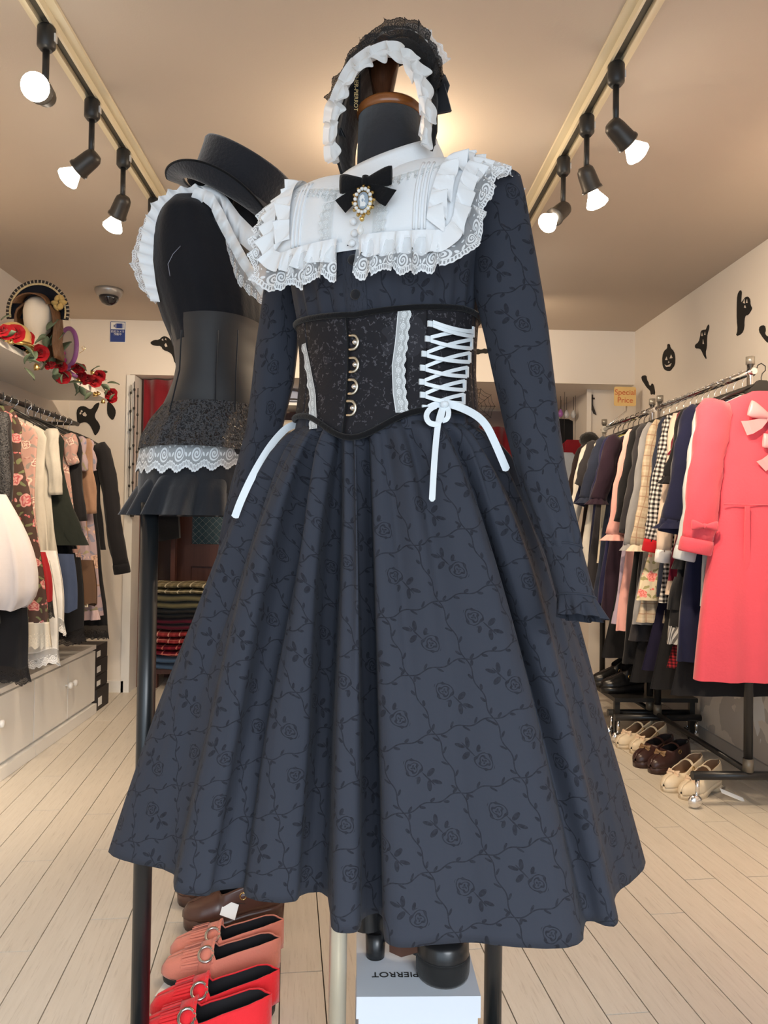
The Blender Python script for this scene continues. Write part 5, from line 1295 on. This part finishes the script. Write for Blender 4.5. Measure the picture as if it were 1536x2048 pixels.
# long dark skirts that hang below the shorter clothes
for i, (y, L, m_, lb) in enumerate(((3.03, .30, redtweed, 'red tweed skirt hem showing under the gingham frill'), (3.2, .42, blk, 'long black skirt hanging low under the rose print'), (3.3, .36, fabric('midnight', (.012, .01, .03)), 'midnight blue skirt hanging low behind the coral dress'), (3.44, .44, blk, 'long black skirt hanging low under the mid grey dress'), (2.99, .40, blk, 'long black frilled skirt hanging low behind the coral dress'), (3.85, .40, blk, 'long black skirt hanging low under the aubergine dress'))):
    zt_ = .80
    t = thing('long_skirt', lb, 'skirt', (XK, y + .015, zt_), 0, 'long skirts low on the rolling racks'); rows = []
    for k in range(8):
        z = L * k / 7; rows.append([((.16 + .09 * k / 7) * cos(2 * PI * j / 48), (.014 + .012 * k / 7) * sin(2 * PI * j / 48) + .006 * (k / 7) * sin(j * 1.3), -z) for j in range(49)])
    m = MB(); m.grid(rows, False, [[(p[0] + (.0 if j < 24 else .3), -p[2]) for j, p in enumerate(r)] for r in rows]); m.build('panel', m_, t)
    m = MB(); m.tube([(-.12, 0, .76), (-.12, 0, 0)], .0015, 4).build('hanging_loop', blk, t); MB().tube([(.12, 0, .76), (.12, 0, 0)], .0015, 4).build('hanging_loop', blk, t)
# coral dress details: bows, bust seam, cuff bow
cd = [o for o in bpy.data.objects if o.name == 'coral_dress'][0]; satp = plain('pink_satin', (.70, .32, .34), .35, 0, .4)
bow(cd, (.0, -.055, -.10), (1, 0, -.35), (.3, 0, 1), .085, satp, None, 1.2); bow(cd, (.045, -.060, -.20), (1, 0, -.15), (.1, 0, 1), .075, satp, None, 1.7)
bow(cd, (-.245, -.052, -.50), (1, 0, -.05), (0, 0, 1), .05, coral)
for k in range(3): MB().lathe([(0, -.012), (.006, -.008), (.007, 0), (.004, .01), (0, .012)], 10, (.075 + .006 * k, -.07, -.27 - .018 * k)).build('gold_charm', gold, cd)
MB().tube([(-.17 + .34 * k / 10, -.062 + .016 * (abs(k - 5) / 5) ** 2, -.42) for k in range(11)], .0022, 6).build('waist_seam', coral, cd)
for x in (-.09, .03): MB().prism([(-.008, 0), (.008, 0), (.022, -.30), (-.006, -.30)], (x, -.066, -.425), (1, 0, 0), (0, -.05, 1), -.006).build('pleat', coral, cd)
hd = [o for o in bpy.data.objects if o.name == 'clothes_hanger'][0]
MB().prism([(-.10, -.10), (-.06, -.03), (-.015, .012), (.015, .012), (.06, -.03), (.10, -.10)], (0, .006, -.005), (1, 0, 0), (0, 0, 1), .018).build('shoulder_pad', blackp, hd)

# --- clothes rail on the other side
ZL = 1.6; ZLG = ZL - HOOKZ - .012; XA = -1.59
gL = 'garments on the wall rail'; hL = 'hangers on the wall rail'
fl1 = floral('brown_rose_print', (.06, .036, .03), (.34, .07, .08), (.13, .14, .07), .085, (.50, .28, .25)); fl2 = floral('pink_print', (.48, .29, .25), (.36, .16, .15), (.30, .26, .24), .085, (.75, .6, .5)); fl3 = floral('mauve_print', (.40, .31, .34), (.22, .22, .34), (.34, .30, .20), .12, (.62, .45, .4))
dgreen = fabric('dark_green', (.018, .022, .018)); blk2 = fabric('soft_black', (.018, .017, .019)); ivl = lace('ivory_lace_hem', (.66, .60, .50), .03, .75); wht = fabric('white_cotton_b', (.50, .47, .41)); blace2 = lace('black_lace_b', (.015, .014, .015), .03, .7)
L_items = [
 (2.95, 'black_coat', 'coat', 'long black coat partly covered by the white puffed petticoat', dict(L=.86, mat=blk2, sh=.18, waist=.19, hemw=.24, th=.03, sleeve=(.52, 0.043, 0.038, .02))),
 (3.08, 'black_lace_dress', 'dress', 'black lace-sleeved dress beside the long black coat', dict(L=.80, mat=blk, sh=.18, waist=.18, hemw=.245, th=.026, sleeve=(.50, 0.040, 0.035, .02), smat=gl2)),
 (3.14, 'black_cardigan', 'cardigan', 'black cardigan between the lace dress and the rose skirt', dict(L=.74, mat=blk2, sh=.178, waist=.18, hemw=.22, th=.024, sleeve=(.52, 0.036, 0.032, .02))),
 (3.19, 'brown_rose_dress', 'dress', 'brown rose print dress with wide cream lace hem', dict(L=.88, mat=fl1, sh=.14, waist=.18, hemw=.27, th=.03, sleeve=None, hem=ivl, hemh=.11, straps=True, folds=4)),
 (3.47, 'pink_rose_blouse', 'blouse', 'dusty pink printed blouse next to the cream one', dict(L=.62, mat=fl2, sh=.17, waist=.16, hemw=.19, th=.02, sleeve=None)),
 (3.53, 'cream_blouse', 'blouse', 'bright cream blouse with long sleeves', dict(L=.60, mat=wht, sh=.178, waist=.17, hemw=.20, th=.022, sleeve=None)),
 (3.60, 'ivory_bow_blouse', 'blouse', 'ivory blouse with a bow collar beside the dark cape', dict(L=.66, mat=wht, sh=.175, waist=.17, hemw=.21, th=.02, sleeve=(.26, .034, .03, .03), collar=wht)),
 (3.67, 'dark_cape', 'cape', 'dark green-black cape with flared edge', dict(L=.58, mat=dgreen, sh=.17, waist=.20, hemw=.29, th=.03, sleeve=None)),
 (3.75, 'black_frill_skirt_dress', 'dress', 'black dress with ruffled side under the dark cape', dict(L=.86, mat=blk, sh=.17, waist=.18, hemw=.26, th=.024, sleeve=None, tiers=[(.5, .1, blk), (.62, .1, blk)])),
 (3.83, 'pink_city_dress', 'dress', 'pink dress with town print and pleated hem', dict(L=.82, mat=fl2, sh=.175, waist=.19, hemw=.265, th=.024, sleeve=(.10, 0.036, 0.032, 0.024), hem=ivory, hemh=.07)),
 (3.90, 'dark_cardigan', 'cardigan', 'dark cardigan between the two printed dresses', dict(L=.60, mat=blk2, sh=.175, waist=.17, hemw=.2, th=.022, sleeve=(.38, 0.035, 0.031, 0.048))),
 (3.97, 'mauve_dress', 'dress', 'mauve printed dress with pale pink border', dict(L=.92, mat=fl3, sh=.17, waist=.19, hemw=.275, th=.024, sleeve=(.12, 0.036, 0.032, 0.024), hem=fabric('pale_pink', (.70, .52, .52)), hemh=.05)),
 (4.04, 'brown_blouse', 'blouse', 'light brown blouse hanging near the end of the rail', dict(L=.60, mat=fabric('light_brown', (.34, .20, .13)), sh=.175, waist=.17, hemw=.2, th=.022, sleeve=(.34, 0.035, 0.031, 0.048))),
 (4.11, 'portrait_dress', 'dress', 'pale mauve dress printed with old paintings', dict(L=.96, mat=floral('painting_print', (.40, .31, .34), (.30, .20, .16), (.24, .24, .32), .15, (.68, .46, .36)), sh=.17, waist=.19, hemw=.26, th=.024, sleeve=(.12, 0.036, 0.032, 0.024))),
 (4.19, 'long_black_lace_dress', 'dress', 'long black dress with lace hem behind the last jacket', dict(L=1.02, mat=blk, sh=.17, waist=.18, hemw=.26, th=.024, sleeve=None, hem=blace2, hemh=.08)),
 (4.27, 'black_jacket', 'jacket', 'black jacket with long lace-edged sleeves at the end of the rail', dict(L=.62, mat=blk2, sh=.185, waist=.18, hemw=.22, th=.026, sleeve=(.62, .046, .044, .125), cmat=blk)),
]
for i, (y, nm, cat, lb, kw) in enumerate(L_items):
    rz = math.radians(random.Random(i * 3 + 2).uniform(-6, 6))
    xo = {'brown_rose_dress': .075, 'dark_cape': .03}.get(nm, 0)
    hanger((XA + xo, y, ZL - HOOKZ + .012), rz, 'black hanger carrying the ' + nm.replace('_', ' '), False, hL, .9)
    garment(nm, lb, cat, (XA + xo, y, ZLG - .004), rz, group=gL, seed=i + 40, **kw)
# puffed white petticoat in front and underskirts below
def petticoat(name, label, loc, w_, h, d_, mat, seed, lacehem=None, wmin=.35):
    t = thing(name, label, 'petticoat', loc, 0, 'petticoats below the wall rail'); rows = []
    for k in range(15):
        q = k / 14; r_ = (wmin + (1 - wmin) * sin(min(1, q * 1.25) * PI / 2)) * (1 if q < .9 or wmin > .7 else 1 - (q - .9) * 1.2); rows.append([(w_ * r_ * cos(2 * PI * j / 64) * (1 + .03 * sin(j * .9 + seed)), d_ * r_ * sin(2 * PI * j / 64) * (1 + .22 * sin(j * 1.3 + seed) * q), -h * q + .01 * sin(j * .5 + seed) * q) for j in range(65)])
    m = MB(); m.grid(rows); m.build('puffed_skirt', mat, t)
    if lacehem:
        r2 = [[(p[0] * (1 + .05 * k / 4) + .006 * sin(j * 1.9) * k / 4, p[1] * (1 + .1 * k / 4), p[2] - .07 * k / 4) for j, p in enumerate(rows[-1])] for k in range(5)]
        m = MB(); m.grid(r2, False, [[(j / 64 * 4 * w_, k / 4) for j in range(65)] for k in range(5)]); m.build('lace_hem', lacehem, t)
    MB().tube([(0, 0, 0), (0, 0, max(.05, ZL - loc[2] - .01))], .002, 5).build('hanging_loop', blk, t)
    return t
puffm = fabric('white_organza', (.50, .47, .48), .8, .04, .3)
petticoat('puff_petticoat', 'big white puffed petticoat hanging in front of the dark coats', (-1.455, 3.0, 1.15), .225, .43, .13, puffm, 1, None, .45)
petticoat('lace_petticoat', 'white petticoat with tiered lace hem above the worktop', (-1.50, 3.37, .88), .22, .38, .05, fabric('white_tulle', (.72, .71, .69)), 3, whitelace, .8)
petticoat('lace_petticoat', 'shorter white lace petticoat beside the denim one', (-1.48, 3.46, .92), .19, .30, .04, MATS['white_tulle'], 4, whitelace, .8)
petticoat('red_underskirt', 'red underskirt with black lace hem under the puffed petticoat', (-1.50, 3.29, .92), .22, .20, .05, fabric('red_under', (.28, .012, .018)), 5, blace2, .85)
petticoat('black_underskirt', 'black lace underskirt hanging lowest over the worktop', (-1.52, 3.10, .90), .22, .42, .05, blk, 6, blace2, .85)
petticoat('denim_underskirt', 'blue underskirt below the dark cape', (-1.50, 3.60, .90), .21, .26, .03, fabric('slate_blue', (.05, .07, .13)), 7, None, .9)
petticoat('black_underskirt', 'black underskirt hanging near the far cabinet end', (-1.52, 3.72, .88), .22, .34, .04, blk, 8, blace2, .9)
petticoat('brown_underskirt', 'brown patterned underskirt below the mauve dress', (-1.50, 3.85, .86), .22, .22, .05, floral('brown_patch', (.12, .07, .045), (.3, .2, .12), (.2, .12, .08), .1), 9, None, .9)

# ------------------------------------------------------------------ shoes under the racks
g = 'pairs of shoes under the rolling rack'
def pair(nm, tx, px, py, kw, d=(.085, .03)):
    q = fl(px, py); rz = math.radians(-58)
    shoe(nm, tx[0], g, q, rz, **kw); q2 = q + Vector((-.035, .085, 0)); shoe(nm, tx[1], g, q2, rz, **kw)
crm = dict(L=.245, w=.088, plat=.02, heel=.052, upper=cream, solem=cream, inner=tan, vamp=.34, hv=.046, hs=.046, hh=.066, parts=('strap', 'bow'), trim=plain('bow_beige', (.66, .5, .36), .5))
pair('cream_mary_jane', ('cream strap shoe with bow nearest the caster', 'cream strap shoe behind its twin at the rack foot'), 1400, 1588, crm)
pair('cream_mary_jane', ('cream strap shoe with bow beyond the dark brown pair', 'cream strap shoe beyond the dark brown pair, behind its twin'), 1296, 1500, crm)
pair('dark_mary_jane', ('dark brown shoe with bow between the cream pairs', 'dark brown shoe between the cream pairs, behind its twin'), 1338, 1538, dict(L=.255, w=.096, plat=.028, heel=.045, upper=dbrown, solem=dbrown, inner=binn, vamp=.40, hv=.058, hs=.056, hh=.066, parts=('strap', 'bow'), trim=plain('bow_bronze', (.20, .12, .06), .4)))
q = fl(1445, 1600); t = thing('price_tag', 'white price tag on the floor beside the cream shoe', 'tag', q, .4)
MB().prism([(-.05, -.009), (.05, -.009), (.05, .009), (-.05, .009)], (.03, -.02, .02), Vector((.8, -.4, -.35)), (0, .5, .85), .001).build('card', paper, t)
t = thing('low_shoe_stand', 'low black shoe stand under the dark clothes', 'shoe stand', (1.5, 4.05, 0))
MB().box((0, 0, .20), (.42, .5, .02)).build('shelf_board', blackp, t)
for sx in (-1, 1):
    for sy in (-1, 1): MB().box((sx * .19, sy * .22, .095), (.025, .025, .19)).build('leg', blackp, t)
for i, (x, y) in enumerate(((1.38, 3.95), (1.38, 4.1))):
    s_ = shoe('black_ankle_shoe', ('glossy black shoe on the low stand', 'glossy black shoe on the low stand, next to its twin')[i], 'black shoes on the low stand', (x, y, .211), math.radians(-80), .24, .09, .03, .045, gl3, gl3, binn, .5, .07, .08, .12, parts=('strap',))
# ------------------------------------------------------------------ wall decorations
bkp = plain('black_card', (.014, .013, .012), .8); wallc = MATS.get('eye_cut') or plain('eye_cut', (.70, .63, .55), .8)
def wall_cut(name, label, pxs, eyes, wall, group='black paper decorations on the wall'):
    """outline given as seen, set flat on its wall ('R' x = XR, 'B' the back wall)"""
    def onw(px, py):
        d = P(px, py, 1) - EYE
        if wall == 'R': return EYE + d * ((XR - .001 - EYE.x) / d.x)
        return EYE + d * ((YB - .001 - EYE.y) / d.y)
    pts = [onw(*p) for p in chaikin([tuple(p) for p in pxs], 1, True)]
    c = sum(pts, Vector()) / len(pts); t = thing(name, label, 'decoration', c, 0, group)
    ax, ay = (Vector((0, -1, 0)), Vector((0, 0, 1))) if wall == 'R' else (Vector((1, 0, 0)), Vector((0, 0, 1))); nz = ax.cross(ay)
    def two(q): return ((q - c).dot(ax), (q - c).dot(ay))
    MB().prism([two(p) for p in pts], nz * .0, ax, ay, .002).build('silhouette', bkp, t)
    for e in eyes:
        ep = [two(onw(*p)) for p in e]; MB().prism(ep, nz * .002, ax, ay, .0008).build('cut_out', wallc, t)
    return t
def quad(x, y, w_, h): return [(x - w_, y), (x, y + h), (x + w_, y), (x, y - h)]
wall_cut('pumpkin_cutout', 'black paper pumpkin with carved face on the wall', [(1335, 688), (1340, 688), (1341, 696), (1348, 702), (1351, 715), (1350, 730), (1344, 738), (1341, 742), (1334, 742), (1328, 738), (1325, 728), (1325, 712), (1329, 701), (1335, 697)], [[(1331, 720), (1334, 713), (1336, 720)], [(1340, 717), (1343, 709), (1346, 716)], [(1337, 726), (1338, 722), (1340, 725)], [(1330, 729), (1334, 731), (1338, 730), (1344, 726), (1341, 733), (1333, 734)]], 'R')
wall_cut('ghost_cutout', 'black paper ghost with one raised arm, beside the pumpkin', [(1418, 648), (1419, 656), (1415, 668), (1414, 680), (1414, 694), (1411, 706), (1414, 720), (1408, 712), (1403, 700), (1399, 697), (1391, 697), (1390, 690), (1398, 684), (1401, 672), (1402, 662), (1408, 659), (1412, 660), (1415, 652)], [[(1403, 672), (1405, 665), (1407, 672)], [(1409, 670), (1411, 663), (1412, 670)], [(1406, 688), (1407, 678), (1409, 688)]], 'R')
wall_cut('ghost_cutout', 'tall black paper ghost waving an arm above the chrome rail', [(1480, 580), (1484, 582), (1483, 596), (1482, 606), (1487, 600), (1491, 594), (1497, 593), (1501, 600), (1501, 610), (1505, 616), (1502, 622), (1497, 630), (1491, 631), (1489, 640), (1489, 656), (1484, 668), (1472, 673), (1476, 660), (1474, 640), (1474, 610), (1475, 590)], [[(1487, 606), (1490, 598), (1491, 607)], [(1493, 606), (1495, 598), (1496, 606)], [(1489, 615), (1491, 610), (1493, 616)]], 'R')
wall_cut('bat_cutout', 'black paper bat between the price sign and the pumpkin', [(1283, 752), (1293, 750), (1294, 760), (1297, 764), (1298, 770), (1302, 772), (1304, 766), (1308, 770), (1311, 790), (1305, 788), (1302, 790), (1301, 782), (1297, 778), (1293, 774), (1288, 766), (1284, 760)], [], 'R')
wall_cut('bat_cutout', 'black paper bat above the rack end with spread wings', [(1520, 652), (1530, 650), (1532, 660), (1530, 668), (1536, 674), (1545, 668), (1556, 672), (1552, 690), (1540, 684), (1536, 686), (1530, 680), (1524, 672), (1518, 662)], [], 'R')
wall_cut('ghost_cutout', 'large black paper ghost on the back wall beside the jacket', [(153, 822), (158, 813), (170, 812), (178, 818), (184, 818), (190, 808), (200, 804), (196, 818), (190, 828), (190, 836), (198, 846), (201, 855), (196, 866), (190, 872), (186, 862), (180, 850), (172, 844), (164, 845), (156, 850), (154, 838)], [[(161, 822), (164, 820), (166, 823), (163, 825)], [(159, 826), (162, 824), (163, 828), (160, 829)], [(165, 828), (170, 824), (174, 830), (172, 833), (167, 832)]], 'B')
wall_cut('ghost_cutout', 'black paper ghost peeping out beside the black skirt waist', [(300, 685), (308, 680), (318, 680), (326, 672), (336, 674), (345, 684), (352, 700), (365, 720), (362, 736), (350, 728), (345, 710), (338, 704), (326, 700), (322, 692), (312, 692), (304, 690)], [[(323, 680), (326, 677), (327, 682)], [(330, 679), (332, 676), (333, 681)], [(329, 690), (332, 686), (335, 693), (331, 694)]], 'B')
wall_cut('leaf_cutout', 'black paper leaf hanging below the garland end', [(215, 800), (224, 808), (231, 818), (232, 828), (226, 842), (218, 834), (214, 826)], [], 'B')
# a bat seen between corset and sleeve
wall_cut('bat_cutout', 'black paper bat on the lintel seen past the corset', [(944, 704), (954, 697), (962, 700), (970, 696), (980, 702), (974, 708), (964, 706), (954, 710)], [], 'B')

# special price sign, clipped to the second rack
q = P(1250, 793, 4.66); t = thing('price_sign', 'yellow sign reading Special Price above the dark hangers', 'sign', q)
pts = []
for cx, cy, a0 in ((.056, .047, 0), (-.056, .047, 90), (-.056, -.047, 180), (.056, -.047, 270)):
    for k in range(5): pts.append((cx + .012 * cos(math.radians(a0 + 22.5 * k)), cy + .012 * sin(math.radians(a0 + 22.5 * k))))
MB().prism(pts, (0, .002, 0), (1, 0, 0), (0, 0, 1), .004).build('board', plain('sign_yellow', (.80, .55, .22), .5), t)
words('Special\nPrice', plain('sign_red', (.62, .13, .05), .6), t, (0, -.0028, 0), (PI / 2, 0, 0), .048)
MB().tube([(.01, .002, -.06), (.01, .002, -.09), (XK - q.x, -.04, ZR + .005 - q.z)], .005, 8).build('clip_stem', chrome, t); MB().box((XK - q.x, -.04, ZR - q.z), (.03, .03, .036)).build('clip', plain('white_clip', (.7, .68, .62), .4), t)

# ------------------------------------------------------------------ shelf: wig head, mirror, garland
hx = P(76, 640, 3.55); wh = thing('wig_head', 'white display head with brown wig and gold-edged black halo bonnet', 'display head', (hx.x, 3.55, 1.783))
sc = 1.0
m = MB(); m.lathe([(.05, 0), (.045, .02), (.035, .06), (.04, .085), (.062, .11), (.070, .15), (.072, .19), (.064, .225), (.04, .25), (0, .258)], 28, (0, 0, .03), None, .86, 1.0); m.build('head', plain('head_white', (.80, .72, .60), .6), wh)
wig = Mat('brown_wig', (.12, .055, .025), .45, spec=.4); n = wig.noise(30, 4, None, (6, 6, .7)); wig.set('Base Color', wig.mix(n, (.06, .025, .012), (.24, .12, .055))); wig.bump(n, .8, .006); wig = wig.m
m = MB(); rows = []
for k in range(16):
    q = k / 15; z = lerp(.30, .004, q); rr = []
    for j in range(33):
        a_ = lerp(-PI * .68, PI * .68, j / 32) + PI / 2; rad = (.085 * sin(min(1, q * 3) * PI / 2) + .015 * q) * (1 + .05 * sin(j * 1.1 + q * 14)); rr.append((rad * cos(a_) * 1.05, rad * sin(a_) + .01, z))
    rows.append(rr)
m.grid(rows); m.build('wig', wig, wh, solid=.008)
m = MB(); rows = []
for k in range(6):
    q = k / 5; rows.append([((.075 + .0 * q) * cos(lerp(.15, PI - .15, j / 20)) * (1 - .15 * q), -.072 * (1 - q) - .02, .225 + .055 * sin(lerp(.15, PI - .15, j / 20)) * 1 + .02 * q) for j in range(21)])
m.grid(rows); m.build('fringe_hair', wig, wh, solid=.006)
m = MB(); rows = []; go = []; rim = []
for k in range(7):
    q = k / 6; rad = lerp(.06, .135, q); rows.append([(rad * cos(a_), .05 - .05 * q, .22 + rad * 1.03 * sin(a_)) for a_ in (lerp(-.25, PI + .25, j / 48) for j in range(49))])
m.grid(rows); hb_ = m.build('halo', fabric('halo_black', (.012, .013, .02)), wh, solid=.004)
hl = Mat('gold_braid', (.62, .47, .25), .5); u = hl.noise(120, 2); hl.set('Base Color', hl.mix(u, (.42, .30, .14), (.75, .62, .38))); hl = hl.m
m = MB(); m.grid([[(r_ * cos(a_) * (1 + .012 * (j % 2)) if i == 0 else r_ * cos(a_), -.004, .22 + r_ * 1.03 * sin(a_)) for j, a_ in enumerate([lerp(-.22, PI + .22, j / 90) for j in range(91)])] for i, r_ in enumerate((.120, .129))]); m.build('braid', hl, wh, solid=.003)
chk = Mat('checked_rim', (.03, .025, .022), .6); uu, vv = chk.uv(); chk.set('Base Color', chk.mix((uu * 60.0).fract().gt(.72), (.025, .02, .02), (.5, .42, .3))); chk = chk.m
m = MB(); A_ = [lerp(-.25, PI + .25, j / 90) for j in range(91)]; m.grid([[(r_ * cos(a_), -.004, .22 + r_ * 1.03 * sin(a_)) for a_ in A_] for r_ in (.129, .142)], False, [[(a_ * .135, 0) for a_ in A_]] * 2); m.build('rim', chk, wh, solid=.005)
goldf = fabric('gold_satin', (.50, .34, .12), .4, .3)
for k in range(6):
    a_ = k * 1.05; MB().lathe([(0, -.012), (.016, -.004), (.02, .006), (.006, .014), (0, .012)], 10, (.098 + .018 * cos(a_), -.014, .262 + .022 * sin(a_)), Matrix.Rotation(a_, 3, 'Y')).build('gold_rosette', goldf, wh)
q = P(136, 688, 3.95); t = thing('purple_mirror', 'purple oval standing frame with pink roses on the shelf', 'mirror', (q.x, 3.95, 1.783), -.5)
pur = plain('purple_plastic', (.36, .13, .40), .3, 0, .5)
m = MB(); m.tube([(.062 * cos(2 * PI * j / 36), 0, .15 + .098 * sin(2 * PI * j / 36)) for j in range(37)], .0115, 8, False); m.build('frame', pur, t)
MB().lathe([(.056, 0), (.056, .003)], 30, (0, .004, .15), Matrix.Rotation(PI / 2, 3, 'X'), 1, 1.6).build('glass', plain('pale_glass', (.72, .66, .60), .25), t)
MB().lathe([(.05, 0), (.052, .01), (.02, .03), (.012, .055)], 20).build('foot', pur, t)
pk = plain('magenta_satin', (.62, .07, .36), .4)
for x, z in ((-.03, .12), (-.045, .09), (-.02, .085), (-.035, .15)): MB().lathe([(0, -.02), (.018, -.012), (.024, .002), (.014, .014), (0, .012)], 12, (x, -.018, z)).build('rose_ornament', pk, t)
q = P(28, 650, 3.3); t = thing('gold_pouf', 'gold satin hat with tinsel beside the wig head', 'hat', (q.x, 3.3, 1.783))
MB().lathe([(.07, 0), (.075, .02), (.07, .06), (.05, .09), (.02, .105), (0, .107)], 24).build('crown', goldf, t)
MB().lathe([(.078, .0), (.082, .008), (.078, .018)], 24).build('tinsel_band', gold, t)
q = P(4, 615, 3.3); t = thing('dark_parasol_hoop', 'thin dark hoop handle standing on the shelf beside the gold hat', 'hoop', (q.x - .09, 3.22, 1.783))
MB().tube([(.12 * cos(PI * j / 16), 0, .18 * sin(PI * j / 16)) for j in range(17)], .006, 8).build('hoop', blackp, t)
# garland
gar = thing('rose_garland', 'red rose garland with leaves and gold bells along the shelf edge', 'garland', (-1.43, 3.5, 1.785))
def rose_mesh(mat):
    m = MB()
    for rg_, (n, r_, h, tilt) in enumerate(((3, .006, .026, .05), (4, .011, .023, .3), (5, .017, .017, .9), (6, .024, .010, 1.9))):
        for p in range(n):
            a0 = 2 * PI * p / n + rg_ * .6; rows = []
            for k in range(4):
                q = k / 3; rows.append([((r_ * (.35 + .65 * q) + tilt * .006 * q * q) * cos(a0 + s_), (r_ * (.35 + .65 * q) + tilt * .006 * q * q) * sin(a0 + s_), -.008 + h * q * (1 - .3 * tilt * q * q) + .004 * cos(s_ * n) * q) for s_ in (lerp(-PI / n * 1.25, PI / n * 1.25, j / 4) for j in range(5))])
            m.grid(rows)
    m.lathe([(0, -.012), (.008, -.010), (.01, -.004), (0, .004)], 8); return m
rosem = fabric('rose_petal', (.30, .005, .012), .6, .7, .1, .3); leafm = Mat('leaf_green', (.10, .15, .09), .5); n = leafm.noise(20, 2); leafm.set('Base Color', leafm.mix(n, (.06, .10, .06), (.22, .28, .19))); leafm = leafm.m
src = rose_mesh(rosem).build('rose', rosem, gar); srcs = [src]
def leaf_mesh():
    m = MB(); rows = []
    for k in range(7):
        q = k / 6; w_ = .014 * sin(PI * min(1, q * 1.02 + .02)) ** .8; rows.append([(-w_, .045 * q, .004 * sin(q * 3)), (0, .045 * q, -.003 + .004 * sin(q * 3)), (w_, .045 * q, .004 * sin(q * 3))])
    m.grid(rows); return m
lsrc = leaf_mesh().build('leaf', leafm, gar, solid=.0008)
bsrc = MB().lathe([(.012, -.012), (.011, -.004), (.008, .006), (.003, .011), (0, .012)], 14).build('bell', gold, gar)
def gp(px, py):
    d = P(px, py, 1) - EYE; x = -1.42; return EYE + d * ((x - EYE.x) / d.x) - gar.location
rp = [(6, 660, 1.0), (14, 664, 1.1), (30, 666, 1.35), (50, 678, 1.35), (79, 705, 1.4), (100, 730, .9), (122, 732, 1.0), (126, 753, 1.25), (157, 735, 1.2), (163, 752, .95), (173, 758, 1.2), (190, 762, 1.2), (198, 752, 1.2), (221, 787, 1.3), (224, 796, 1.0)]
rr_ = random.Random(9)
vp = [gp(-40, 650)]
for i, (px, py, s_) in enumerate(rp):
    q = gp(px, py); vp.append(q + Vector((-.02, 0, 0)))
    rot = (rr_.uniform(.9, 1.5), rr_.uniform(-.3, .6), rr_.uniform(-.2, .5))
    if i == 0: src.location = q; src.rotation_euler = rot; src.scale = (s_ * .85,) * 3
    else: inst(src, 'rose', gar, q, rot, s_ * .85)
lp = [(4, 640), (8, 672), (2, 680), (60, 690), (66, 686), (82, 668), (90, 672), (56, 705), (60, 712), (48, 720), (50, 735), (64, 725), (96, 690), (104, 700), (104, 738), (108, 750), (118, 745), (124, 742), (120, 728), (132, 764), (118, 766), (150, 725), (160, 772), (168, 778), (176, 785), (180, 742), (212, 742), (206, 760), (212, 765), (206, 790), (216, 800), (200, 768), (145, 760), (88, 740), (40, 690)]
for i, (px, py) in enumerate(lp):
    q = gp(px, py) + Vector((rr_.uniform(-.01, .02), 0, 0)); rot = (rr_.uniform(-1.2, 1.9), rr_.uniform(-.6, .6), rr_.uniform(-2, 2)); s_ = rr_.uniform(.9, 1.6)
    if i == 0: lsrc.location = q; lsrc.rotation_euler = rot
    else: inst(lsrc, 'leaf', gar, q, rot, s_)
for i, (px, py) in enumerate(((22, 682), (58, 698), (73, 733), (139, 748), (156, 760), (190, 788), (196, 786), (184, 744), (206, 802))):
    q = gp(px, py); rot = (rr_.uniform(-.4, .4), rr_.uniform(-.4, .4), 0)
    if i == 0: bsrc.location = q
    else: inst(bsrc, 'bell', gar, q, rot, rr_.uniform(.9, 1.3))
m = MB(); m.tube([tuple(p) for p in vp], .003, 6); m.build('vine', plain('vine_green', (.06, .08, .04), .7), gar)
dl = [(88, 660, 1.7), (96, 690, 2.0), (108, 710, 2.2)]
for px, py, s_ in dl: o = inst(lsrc, 'leaf', gar, gp(px, py) + Vector((.01, 0, 0)), (.9, .3, -.6), s_); 
t = thing('wire_loop', 'thin wire loops poking up beside the purple frame', 'wire', P(162, 702, 4.1))
MB().tube([(-.01, 0, -.012), (.01, 0, .0), (.022, 0, .016), (.016, 0, .028), (.004, 0, .02), (.012, 0, .006)], .0012, 5).build('wire', gold, t)
for px, py, Y, L_, m_, nm, lb, ct in ((1122, 838, 5.45, .36, MATS['black_cloth'], 'black_cape', 'black cape hanging in the alcove before the red curtain', 'cape'), (1150, 880, 5.25, .22, MATS['red_cloth'], 'red_blouse', 'small red blouse hanging at the end of the dark clothes', 'blouse'), (1128, 905, 5.12, .22, MATS['pale_grey'], 'pale_blouse', 'small pale grey blouse hanging in the alcove beside the red one', 'blouse')):
    q = P(px, py, Y); g_ = garment(nm, lb, ct, q, .1, L_, m_, sh=.11 if L_ < .3 else .17, hemw=.10 if L_ < .3 else .22, th=.03, seed=3)
    MB().tube([(0, 0, -.01), (0, 0, 1.968 - q.z)], .0015, 5).build('hanging_cord', blackp, g_)
for o_ in (hook_src, bar_src, hook_dark): bpy.data.objects.remove(o_)
